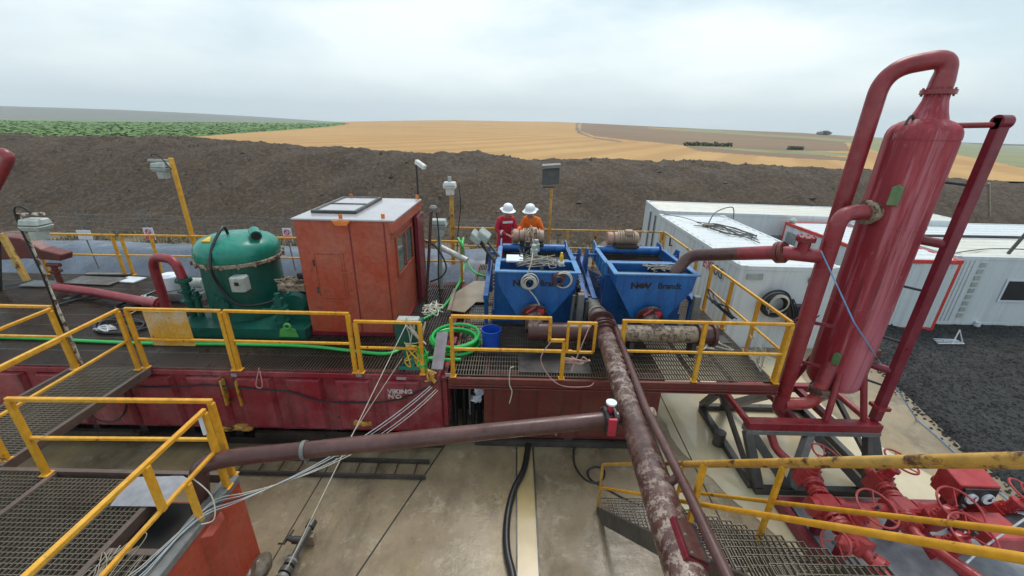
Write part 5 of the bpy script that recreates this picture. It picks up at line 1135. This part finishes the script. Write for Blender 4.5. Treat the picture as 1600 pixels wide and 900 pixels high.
MB().tube([(q.x-.02,9.25,DZ),(q.x,9.25,q.z)],.02,8).build('pole','black',CM); MB().bar((q.x,9.25,q.z-.03),(q.x+.22,9.08,q.z-.14),.10,.10).build('camera_body','whitemetal',CM,bevel=.015); MB().tube([(q.x-.1,9.25,3.95),(q.x+.2,9.25,3.97)],.008,5).build('stay','greysteel',CM)
q = on_y(862,292,11.25); FP = thing('floodlight', (q.x,11.25,DZ), 'dark square floodlight panel on a worn pole behind the workers', 'lamp')
MB().tube([(q.x,11.25,DZ),(q.x,11.25,q.z)],.035,10).build('pole','yellow_worn',FP,True); MB().box((q.x-.24,11.2,q.z-.02),(q.x+.05,11.24,q.z+.02)).build('bracket','black',FP)
a = on_y(849,265,11.2); 
MB().prism([(a.x-.02,11.14,q.z+.06),(a.x+.44,11.14,q.z+.10),(a.x+.44,11.26,q.z+.50),(a.x-.02,11.26,q.z+.46)],(0,.10,.0)).build('lamp_panel','steel',FP,bevel=.01); MB().prism([(a.x-.03,11.13,q.z+.52),(a.x+.45,11.13,q.z+.56),(a.x+.45,11.40,q.z+.58),(a.x-.03,11.40,q.z+.54)],(0,0,.03)).build('lamp_hood','greysteel',FP)
MB().box((q.x-.1,11.19,DZ+.005),(q.x+.1,11.31,DZ+.16)).build('base','mudpipe',FP)
# control boxes on slanted dark arms by the left shaker
CS = thing('control_stand', tuple(on_z(785,455,DZ)), 'two grey control boxes on slanted dark arms beside the left shaker', 'control box')
p0 = on_y(738,362,8.3); p1 = on_y(790,430,7.7)
MB().bar(p0,p1,.05).bar(p0+Vector((.14,0,.04)),p1+Vector((.12,0,.04)),.04).build('arm','steel',CS); MB().tube([p1+Vector((.05,0,0)),(p1.x,p1.y,DZ)],.04,10).build('post','steel',CS)
for px,py,s_ in ((743,374,.17),(755,371,.18)):
    k = on_y(px,py,8.15); MB().add([k+Vector((x,y,z)) for x,y,z in ((-.12,-.08,.02),(.06,-.08,-.14),(.12,.10,-.08),(-.06,.10,.08),(-.08,-.10,.16),(.12,-.10,.0),(.18,.08,.06),(-.02,.08,.22))],[(0,3,2,1),(4,5,6,7),(0,1,5,4),(1,2,6,5),(2,3,7,6),(3,0,4,7)]).build('box','lampgrey',CS,bevel=.015)
p = [on_y(682,383,9.5), on_y(730,407,9.2)]; tag(MB().tube(p,.07,10).build('white_tube','whitemetal',None,True), 'short white plastic tube leaning by the yellow lamp post', 'tube')

# ------------------------------------------------------------------ people
def person(loc, rz, suit, label, arms, lean=.10, headtilt=.10, stripes=True):
    t = thing('person', loc, label, 'person'); rot = Matrix.Rotation(rz,3,'Z'); loc = Vector(loc)
    def skin(name, verts, edges, rad, mat, sub=2):
        me = bpy.data.meshes.new(name); me.from_pydata([rot@Vector(v) for v in verts], edges, [])
        o = bpy.data.objects.new(name, me); COL.objects.link(o)
        md = o.modifiers.new('s','SKIN'); md.use_smooth_shade = True
        sv = me.skin_vertices[0].data
        for i, r in enumerate(rad): sv[i].radius = (r,r) if isinstance(r,float) else r; sv[i].use_root = (i == 0)
        o.modifiers.new('u','SUBSURF').levels = sub; o.modifiers['u'].render_levels = sub
        dg = bpy.context.evaluated_depsgraph_get(); m2 = bpy.data.meshes.new_from_object(o.evaluated_get(dg)); bpy.data.objects.remove(o)
        m2.materials.clear(); m2.materials.append(M[mat]); m2.polygons.foreach_set('use_smooth',[True]*len(m2.polygons))
        o = bpy.data.objects.new(name, m2); COL.objects.link(o); o.parent = t; return o
    V = [(0,0,.95),(0,-.2*lean,1.12),(0,-.7*lean,1.32),(0,-lean*1.05,1.46),(0,-lean*1.25,1.53),(0,-lean*1.5-.02,1.60),(0,-lean*1.7-.03,1.68)]
    Rr = [(.16,.12),(.145,.11),(.165,.12),.07,.055,.075,.085]; E_ = [(i,i+1) for i in range(6)]
    V += [(0,-lean*1.6-.12,1.60)]; Rr.append(.030); E_.append((5,7))            # nose and chin
    legs = []
    for s in (-1,1):
        b = len(V); V += [(s*.10,0,.88),(s*.125,-.02,.48),(s*.13,.03,.09),(s*.14,-.14,.05)]; Rr += [.095,.065,.042,.038]; E_ += [(0,b),(b,b+1),(b+1,b+2),(b+2,b+3)]; legs.append(b)
    armi = []
    for s, (el, wr) in zip((-1,1), arms):
        b = len(V); V += [(s*.17,-lean*.95,1.43), tuple(el), tuple(wr)]; Rr += [.062,.045,.030]; E_ += [(3,b),(b,b+1),(b+1,b+2)]; armi.append(b)
        w = Vector(wr); d = (w-Vector(el)).normalized(); sd_ = d.cross(Vector((0,0,1))).normalized(); dn_ = d.cross(sd_)
        pb = len(V); pc = w+d*.055; V.append(tuple(pc)); Rr.append((.036,.018)); E_.append((b+2,pb))
        for k, (off, ln) in enumerate(((-.030,.075),(-.010,.085),(.011,.080),(.031,.065))):
            f0_ = pc+sd_*off+d*.03; f1_ = f0_+d*ln*.5+Vector((0,0,-.01)); f2_ = f1_+d*ln*.35+Vector((0,0,-.025)); c = len(V)
            V += [tuple(f0_),tuple(f1_),tuple(f2_)]; Rr += [.0095,.009,.008]; E_ += [(pb,c),(c,c+1),(c+1,c+2)]
        c = len(V); f0_ = w+d*.03+sd_*.035*(-s); f1_ = f0_+d*.035+sd_*.02*(-s); V += [tuple(f0_),tuple(f1_)]; Rr += [.012,.009]; E_ += [(b+2,c),(c,c+1)]
    skin('body', V, E_, Rr, 'skin')
    # coverall over the body, open at neck, cuffs and ankles
    V2 = list(V[:4])+[(V[4][0],V[4][1],V[4][2]-.02)]; R2 = [(.185,.145),(.17,.135),(.195,.145),.105,.080]; E2 = [(i,i+1) for i in range(4)]
    for b in legs: k = len(V2); V2 += [V[b],V[b+1],(V[b+2][0],V[b+2][1],.13)]; R2 += [.125,.092,.082]; E2 += [(0,k),(k,k+1),(k+1,k+2)]
    for b in armi: k = len(V2); V2 += [V[b],V[b+1],V[b+2]]; R2 += [.088,.068,.052]; E2 += [(3,k),(k,k+1),(k+1,k+2)]
    skin('coverall', V2, E2, R2, suit)
    for b in legs: skin('boot', [(V[b+2][0],V[b+2][1]+.01,.15),(V[b+2][0],V[b+2][1]+.02,.055),(V[b+3][0],V[b+3][1],.045)], [(0,1),(1,2)], [.06,.055,.045], 'boot', 1)
    G = lambda x,y,z: loc+rot@Vector((x,y,z))
    hy = -lean*1.7-.03; ax = rot@Vector((0,-headtilt,1)); hc = G(0,hy,1.71)
    hat = MB().lathe([(.128,0),(.127,.04),(.118,.085),(.095,.12),(.06,.142),(.02,.15),(.001,.15)], hc, ax, 28); 
    ho = hat.build('hard_hat','hat',t,True); brim = MB(); vs=[]; axn = ax.normalized(); u = (rot@Vector((1,0,0))); v = axn.cross(u); n=28
    for k in range(n):
        w = 2*math.pi*k/n; e = .175+(.03 if math.sin(w) < -.4 or math.sin(w) > .4 else 0); vs += [hc+(u*math.cos(w)+v*math.sin(w))*.125+axn*.004, hc+(u*math.cos(w)+v*math.sin(w))*e-axn*.018, hc+(u*math.cos(w)+v*math.sin(w))*e-axn*.024, hc+(u*math.cos(w)+v*math.sin(w))*.12-axn*.004]
    brim.add(vs,[(4*k+j,4*((k+1)%n)+j,4*((k+1)%n)+(j+1)%4,4*k+(j+1)%4) for k in range(n) for j in range(4)]); brim.build('brim','hat',ho,True)
    for s in (-1,1): 
        MB().lathe([(.010,-.006),(.012,0),(.010,.006)],G(s*.032,hy-.078,1.665),rot@Vector((0,-1,0)),10).build('eye','eye',t)
        MB().lathe([(.016,-.008),(.026,0),(.016,.010)],G(s*.088,hy+.01,1.645),rot@Vector((s,0,0)),12).build('ear','skin',t,True)
    MB().box(G(0,0,0)+Vector((-.0,0,1.59))+rot@Vector((-.022,hy-.098,0)),G(0,0,0)+Vector((0,0,1.597))+rot@Vector((.022,hy-.088,0))).build('mouth','signred',t)
    MB().lathe([(.075,-.05),(.088,-.01),(.088,.05)],G(0,hy+.025,1.66),ax,20).build('hair','hair',t,True)
    if stripes:
        for a in armi:
            el, wr = Vector(V[a+1]), Vector(V[a+2]); k = el+(wr-el)*.55; d = (wr-el).normalized(); MB().lathe([(.069,-.025),(.069,.025)],loc+rot@k,rot@d,18).build('sleeve_stripe','reflect',t,True)
        MB().prism([G(-.13,-.225*1-.03,1.36),G(.13,-.225-.03,1.36),G(.13,-.215-.03,1.41),G(-.13,-.215-.03,1.41)],rot@Vector((0,.045,0))).build('chest_stripe','reflect',t)
    else:
        MB().lathe([(.120,-.03),(.118,.03)],G(.125,-.01,.62),(0,0,1),20).build('leg_stripe','reflect',t,True)
    t.scale = (1.04,1.04,1.04); return t
person((-.24,10.75,DZ+.0), R(22), 'redcloth', 'person in a red coverall with pale stripes and white hard hat', [((-.25,-.10,1.16),(-.06,-.33,1.10)),((.26,-.14,1.16),(.12,-.37,1.12))], .12, .22)
person((.54,10.78,DZ), R(-24), 'orangecloth', 'person in a bright orange work suit and white hard hat', [((-.27,-.22,1.20),(-.22,-.50,1.22)),((.29,-.08,1.15),(.16,-.40,1.08))], .14, .25, False)

# ------------------------------------------------------------------ hoses, ropes and loose things
def cord(name, mat, label, pts, r, cat, k=6, n=7, group=None, raw=False):
    return tag(MB().tube(pts if raw else smooth_path(pts, k), r, n).build(name, mat, None, True), label, cat, group)
def dk(*pp, z=DZ+.035): return [on_z(px,py,z) for px,py in pp]
cord('green_hose','ghose','long bright green hose lying along the front of the dark left deck', dk((-40,526),(60,529),(185,535),(280,537),(372,538),(480,541),(548,548),(610,552),(640,530),(652,505),(690,482),(712,452),(722,430),(726,402))+[on_y(722,385,9.4),on_y(716,372,9.6)], .030, 'hose', 8, 9)
cord('green_hose','ghose','green hose running from the yellow lamp post to the left blue shaker', [on_y(724,372,9.5),on_y(722,390,9.3)]+dk((728,405),(738,422),(752,430),(770,432)), .028, 'hose', 8, 9)
HC_ = thing('hose_coil', (-1.02,6.62,DZ), 'coil of bright green hose on the deck between the two tanks', 'hose')
p = []
for k in range(150):
    w = k*.21; rr = .40+.035*math.sin(k*.05+1)+.02*math.sin(k*.31); p.append((-1.02+rr*1.02*math.cos(w)+.02*math.sin(k*.11), 6.62+rr*math.sin(w), DZ+.045+.0012*k+.02*math.sin(k*.17)))
MB().tube(p,.029,8).tube(smooth_path([p[0],(-1.3,6.1,DZ+.05),(-1.6,6.06,DZ+.05),(-1.2,6.03,DZ+.05),(-.85,6.05,DZ+.05)],6),.029,8).build('loops','ghose',HC_,True)
BK = thing('bucket', (-.36,6.55,DZ), 'blue plastic bucket standing on the grating left of the thick pipe', 'bucket')
MB().lathe([(.145,.0),(.175,.36),(.185,.365),(.185,.385),(.168,.385),(.165,.36),(.135,.012),(.001,.012)],(-.36,6.55,DZ+.003),n=28).build('pail','bucket',BK,True)
MB().tube([(-.36+.18*math.cos(w),6.55+.03*math.sin(w*2),DZ+.36-.10*math.sin(w)) for w in fr(0,math.pi,14)],.006,5).build('handle','greysteel',BK)
t = thing('green_bin', (-1.60,5.85,DZ), 'dark green bin with white rim and ropes behind the low rail', 'bin')
MB().prism([(-1.83,5.76,DZ+.42),(-1.45,5.76,DZ+.42),(-1.42,5.76,DZ+.86),(-1.86,5.76,DZ+.86)],(0,.26,0)).build('body','dkgreen',t,bevel=.02); MB().box((-1.80,5.745,DZ+.865),(-1.46,5.90,DZ+.93)).build('rim','lampgrey',t,bevel=.01)
for x in (-1.75,-1.5): MB().bar((x,5.9,DZ+.005),(x,5.9,DZ+.415),.05).build('leg','green',t)
MB().box((-1.82,5.7,DZ+.05),(-1.40,5.74,DZ+.09)).box((-1.6,5.7,DZ+.091),(-1.56,5.74,DZ+.35)).build('bracket','green',t)
rn = random.Random(11)
def tangle(c, ex, n, r, mat, label, cat='rope', name='rope_tangle', m=5):
    mb = MB(); c = Vector(c)
    for k in range(n): mb.tube(smooth_path([c+Vector((rn.uniform(-1,1)*ex[0],rn.uniform(-1,1)*ex[1],rn.uniform(-1,1)*ex[2])) for _ in range(m)],5), r, 5)
    return tag(mb.build(name, mat, None, True), label, cat)
tangle((-1.5,5.70,DZ+.75),(.16,.05,.24),5,.010,'rope','pale rope tangle tied to the end of the low yellow rail')
tangle((-1.55,5.72,DZ+.30),(.2,.06,.22),4,.012,'hazard','yellow rope tangle hanging below the dark green bin')
tangle((-1.40,5.68,DZ+.25),(.08,.04,.3),4,.013,'ghose','green rope hanging at the end of the low yellow rail')
tangle((-1.35,6.3,DZ+.9),(.2,.2,.08),6,.009,'rope','pale wire tangle beside the thin dark post')
tangle((-1.3,5.66,DZ-.05),(.1,.04,.12),4,.02,'yellow_worn','rusty yellow chain hanging at the right end of the red tank','chain','chain_tangle')
a_ = on_z(682,520,DZ+.3); tag(MB().prism([on_y(683,520,6.1),on_y(700,520,6.1),on_y(692,578,5.70),on_y(674,577,5.70)],(0,0,.015)).build('pale_plate','purple'), 'pale mauve plate leaning between the two tank decks', 'plate')
wb = [on_z(x,y,DZ+.05) for x,y in ((703,486),(712,458),(741,440),(760,440),(758,473),(744,473),(726,489))]
t = thing('walk_board', tuple(on_z(730,468,DZ)), 'wet brown board lying beside the left blue shaker', 'board'); MB().prism(wb,(0,0,.02)).build('sheet','wood',t); MB().prism([on_z(x,y,DZ+.02) for x,y in ((699,492),(709,458),(713,458),(704,492))],(0,0,.12)).build('edge_strip','wood',t)
# rope coils hung on the left shaker
def hung_coil(px,py,y,R_,n,label,mat='rope',r=.011):
    c = on_y(px,py,y); t = thing('rope_coil', tuple(c), label, 'rope coil', 'rope coils on the left shaker'); mb = MB()
    for k in range(n): mb.ring((c.x+rn.uniform(-.02,.02),y-.012*k,c.z+rn.uniform(-.02,.02)),(rn.uniform(-.12,.12),1,rn.uniform(-.12,.12)),R_*(1-.07*k),r,26,5)
    mb.build('loops',mat,t,True); return t,c
t,c = hung_coil(827,441,6.84,.145,6,'pale rope coil at the centre of the left shaker front')
MB().tube(smooth_path([(c.x-.05,6.83,c.z+.12),(c.x+.02,6.86,c.z+.35),(c.x+.05,7.0,c.z+.5)],5),.012,5).build('loose_end','rope',t,True)
MB().tube(smooth_path([(c.x,6.82,c.z-.14),(c.x+.12,6.80,c.z-.28),(c.x+.20,6.80,c.z-.42)],5),.012,5).build('loose_end','rope',t,True)
hung_coil(873,436,6.84,.11,6,'brown rope coil at the right of the left shaker front','brownpipe',.014)
hung_coil(881,437,6.82,.15,2,'thin pale loop beside the brown coil on the left shaker')
tangle((.50,7.4,3.06),(.48,.3,.04),14,.008,'oldrope','pale cables spread over the top of the left blue shaker','cable','cable_tangle')
tangle((.36,8.6,3.15),(.10,.25,.30),12,.013,'motor','beige cables hanging from the left shaker motor','cable','cable_tangle')
tangle((.32,7.9,3.0),(.2,.35,.10),14,.014,'black','black cables tangled in the left blue shaker','cable','cable_tangle')
tangle((2.75,7.3,3.02),(.30,.2,.02),6,.007,'oldrope','pale cables lying on the right blue shaker rim','cable','cable_tangle')
t = thing('yellow_bottle', (.90,7.22,3.03), 'small yellow bottle on a white block on the left shaker rim', 'bottle'); MB().lathe([(.035,.10),(.04,.11),(.036,.20),(.022,.23),(.022,.26),(.001,.26)],(.90,7.22,3.03),n=16).build('flask','hazard',t,True); MB().box((.85,7.17,3.031),(.95,7.27,3.125)).build('block','signwhite',t,bevel=.01)
MB0 = MB().box((-.12,7.35,3.04),(.20,7.75,3.07)); tag(MB0.build('white_tray','signwhite'), 'flat white tray on the left side of the left shaker', 'tray')
for k,(x,y) in enumerate(((.30,8.05),(.48,8.2),(.42,7.8))): tag(MB().bbox((x-.07,y-.06,3.02),(x+.07,y+.06,3.19),.02).lathe([(.05,.17),(.05,.24),(.001,.25)],(x,y,3.02),n=14).build('sensor_box','lampgrey' if k else 'black',None), ('black sensor box amid the cables of the left shaker','pale sensor box behind the black one on the left shaker','pale sensor box before the black one on the left shaker')[k], 'box')
# cables on the left deck
cord('black_cable','black','thick black cable snaking over the left deck by the red pipe', dk((60,487),(120,468),(170,462),(230,470),(205,490),(150,505),(165,520),(230,512),(262,490))[:], .024, 'cable', 8)
cord('black_cable','black','black cable from the pale wire heap to the green tank', dk((250,452),(210,468),(180,480),(205,484),(240,470),(275,485),(300,492)), .022, 'cable', 8)
cord('black_cable','black','black cable arcing across the deck towards the red gooseneck', dk((180,508),(200,498),(225,505),(205,520),(165,517),(155,508),(175,500),(260,507)), .018,'cable',8)
tangle(on_z(235,470,DZ+.12),(.35,.2,.06),9,.018,'wire','grey wire heap beside the foot of the red gooseneck','cable','cable_tangle')
tangle(on_z(165,512,DZ+.08),(.16,.12,.04),6,.016,'wire','small knot of grey wire on the left deck near the walkway','cable','cable_tangle')
t = thing('valve_motor', tuple(on_z(268,442,DZ)), 'white capped small machine behind the red gooseneck', 'machine'); c = on_z(266,440,DZ+.4)
MB().bbox((c.x-.1,c.y-.2,DZ+.01),(c.x+.75,c.y+.3,DZ+.22),.03).build('base','greysteel',t); MB().lathe([(.001,0),(.16,0),(.18,.1),(.18,.3),(.12,.36),(.001,.36)],(c.x-.0,c.y,DZ+.23),n=20).build('cap','signwhite',t,True); MB().lathe([(.001,-.25),(.12,-.25),(.12,.25),(.001,.25)],(c.x+.5,c.y,DZ+.38),(1,0,0),18).build('motor','lampgrey',t,True)
for k,(px,py,w,h,mt,lab) in enumerate(((205,438,.5,.35,'signwhite','pale sheet lying at the rear of the left deck'),(150,440,1.2,.5,'dkgrate','dark brown hatch cover at the rear of the left deck'),(65,445,.7,.35,'greysteel','grey hatch cover at the far left of the deck'),(170,430,1.1,.12,'galv','thin grey plank at the rear of the left deck'))):
    q = on_z(px,py,DZ); tag(MB().box((q.x-w/2,q.y-h/2,DZ+.004+.006*k),(q.x+w/2,q.y+h/2,DZ+.03+.006*k),rz=.05*k-.1).build('deck_plate',mt), lab, 'plate')
# cable bundle from the red tank to the near platform, strings
for k in range(5):
    a = Vector((-1.28+.03*k,5.52,1.52-.02*k)); b = Vector((-3.08,2.98+.05*k,1.70)); m = (a+b)/2+Vector((0,0,-.40-.07*k)); 
    cord('hanging_cable', ('wire','wire','black','wire','rope')[k], ('topmost pale cable','second pale cable','black cable','fourth pale cable','lowest cream cable')[k]+' of the bundle slung from red tank to near platform', arc(a,m,b,14)+[b+Vector((-.10,-.25,-.02)),b+Vector((-.16-.04*k,-.7-.05*k,-.03)),b+Vector((-.5-.1*k,-1.1,-.03))], .0055, 'cable', 3, 6, 'cables slung to the near platform')
cord('string','rope','taut pale string from the low yellow rail down towards the viewer', [(-1.62,5.64,DZ+.9), on_z(450,885,.9)], .006, 'string', 1, 5)
cord('string','rope','thin pale string slanting beside the cable bundle over the red tank', [on_y(628,560,5.55), on_y(520,725,4.4)], .005, 'string', 1, 5)
cord('black_cable','black','thin dark cable sagging along the red ribbed tank wall', [on_y(x,y,5.62) for x,y in ((190,606),(280,604),(330,602),(395,608),(450,612),(500,626),(560,629),(620,625),(668,605))]+[on_y(700,592,5.8),on_y(800,590,5.85)], .014, 'cable', 8)
cord('black_cable','black','dark loop of cable hanging by the walkway on the red tank wall', [on_y(x,y,5.62) for x,y in ((195,608),(197,630),(190,650),(165,660),(120,640))], .012, 'cable', 8)
cord('rope_loop','pinkrope','pinkish cord looped on the red tank edge before the green tank', [on_y(x,y,5.6) for x,y in ((405,575),(400,600),(404,606),(410,603),(406,580))], .008,'cord',5,5)
cord('rope_loop','rope','short pale cord hanging from the shaker deck edge', [on_y(x,y,5.56) for x,y in ((803,573),(797,577),(796,600),(800,612),(796,630))], .010,'cord',5,6)
cord('rope_loop','pinkrope','pinkish cord hanging from the three barred gate over the deck edge', [(.62,5.6,DZ+.68)]+[on_y(x,y,5.56) for x,y in ((845,560),(858,588),(880,603),(918,604),(928,598))], .008,'cord',6,5)
t_ = tangle((1.08,5.68,DZ+.30),(.22,.04,.07),5,.010,'pinkrope','pinkish rope bundle below the three barred gate')
for xa,ya,za,xb,yb,zb,lab in ((1.0,5.75,DZ+.05,1.35,6.2,DZ+.75,'pink rope stretched behind the three barred gate'),): cord('rope_loop','pinkrope',lab,[(xa,ya,za),(xb,yb,zb)],.008,'cord',1,5)
tangle((3.75,6.9,DZ+.06),(.45,.35,.03),5,.012,'rope','pale rope loops on the deck right of the header pipe')
tangle((4.28,7.7,DZ+.45),(.02,.7,.12),3,.012,'black','black cable wound on the right hand deck rail','cable','cable_tangle')
tangle((4.25,6.2,DZ+.25),(.05,.3,.25),4,.010,'rope','pale rope hanging on the right hand deck rail corner')
cord('guy_rope','bluerope','blue guy rope stretched from the tall vessel down to the pad edge', [tz+Vector((.0,-.12,.12)), on_y(1335,505,5.2), on_z(1432,655,.03)], .010, 'rope', 1, 6)
cord('guy_rope','bluerope','slack blue rope lying along the concrete edge by the gravel', [on_z(x,y,.025) for x,y in ((1430,653),(1460,678),(1490,705),(1530,742),(1580,785),(1640,840))], .010, 'rope', 6, 6)
cord('steel_wire','wire','thin pale wire crossing over the valve manifold at lower right', [on_z(1610,805,1.2), on_z(1545,850,.95), on_z(1510,880,.9)], .012, 'wire', 4, 5)
# hoses on the concrete
cord('drain_hose','black','thick black corrugated hose lying beside the muddy drain channel', [on_z(x,y,.055) for x,y in ((826,690),(824,706),(818,735),(803,765),(794,800),(791,835),(793,865),(800,895),(806,930))], .052, 'hose', 8, 12)
cord('thin_hose','black','thin dark hose with a loop on the wet concrete by the stair', [on_z(x,y,.02) for x,y in ((911,655),(899,690),(897,722),(910,745),(928,754),(942,748),(944,735),(932,729),(919,735),(922,748),(940,759),(975,778),(1010,792))], .014, 'hose', 8, 7)
LD = thing('ladder', (-2.95,5.25,0), 'rusty ladder lying flat on the concrete before the red tank', 'ladder')
for y in (5.43,5.10): MB().bar((-4.6,y,.05),(-1.35,y-.02,.05),.035,.07).build('rail','steel',LD)
for k,x in enumerate(fr(-4.45,-1.55,9)): MB().tube([(x,5.41,.055),(x,5.11,.055)],.014,8).build('rung','brownpipe',LD,True)
VP_ = thing('valve_pipe', tuple(on_z(465,850,0)), 'short dark pipe with a lever valve lying on the concrete', 'pipe')
a = on_z(489,815,.22); b = on_z(440,905,.22); d = (a-b).normalized(); sd_ = d.cross(Vector((0,0,1))).normalized()
mb = MB().tube([a,b],.045,16).tube([a,a-d*.10],.062,16).tube([a-d*.52,a-d*.62],.075,16).tube([a-d*.66,a-d*.72],.082,16).tube([a-d*.80,a-d*.86],.10,16); mb.build('barrel','steel',VP_,True)
MB().tube([a-d*.555,a-d*.58],.078,16).tube([a-d*.74,a-d*.78],.07,16).build('ring','greysteel',VP_,True)
v = a-d*.28; mb = MB().tube([v,v-sd_*.13],.05,12).tube([v-sd_*.13,v-sd_*.20+Vector((0,0,.05))],.035,10).tube([v-sd_*.20+d*.14,v-sd_*.22-d*.06,v-sd_*.30-d*.06],.014,7); mb.build('valve','steel',VP_,True)
for k in (.15,.9): q = a-d*k; MB().box((q.x-.08,q.y-.04,.0),(q.x+.08,q.y+.04,.16)).build('block','wood',VP_)
# grey heap of rags below the near tank wall
mb = MB()
for k in range(3):
    c = on_z(350+28*k,900-6*k,.35); pts = []
t = thing('rag_heap', tuple(on_z(370,900,.3)), 'heap of wet grey rags at the foot of the orange red tank wall', 'rags')
for k in range(4):
    c = on_z(345+20*k,902-5*k,.30); mb = MB(); ico = bmesh.new(); bmesh.ops.create_icosphere(ico, subdivisions=3, radius=1)
    vs = [c+Vector((v.co.x*.14*(1+.35*nz(v.co.x*2,v.co.y*2,1.6,k)),v.co.y*.16*(1+.35*nz(v.co.y*2,v.co.z*2,1.6,k+5)),v.co.z*.11*(1+.5*nz(v.co.x*2,v.co.z*2,2.2,k+9)))) for v in ico.verts]
    mb.add(vs,[[v.index for v in f.verts] for f in ico.faces]); ico.free(); mb.build('rag',('galv','steel','greysteel','galv')[k],t,True)
# loose wires on the near platform
tangle((-3.55,2.2,1.66),(.28,.6,.02),7,.004,'oldrope','loose pale wires strewn over the near platform grating','wire','wire_tangle')
cord('steel_wire','rope','thin wire loop hanging down from the return pipe elbow', [(-3.2,3.1,2.1),(-3.0,3.05,1.9),(-2.95,2.95,1.7),(-3.05,2.9,1.68)], .006,'wire',5,5)
tag(MB().box((-3.145,3.33,ZP+.78),(-3.125,3.36,ZP+1.0)).build('white_strip','signwhite'), 'white strip tied to the corner of the near yellow rail', 'strip')
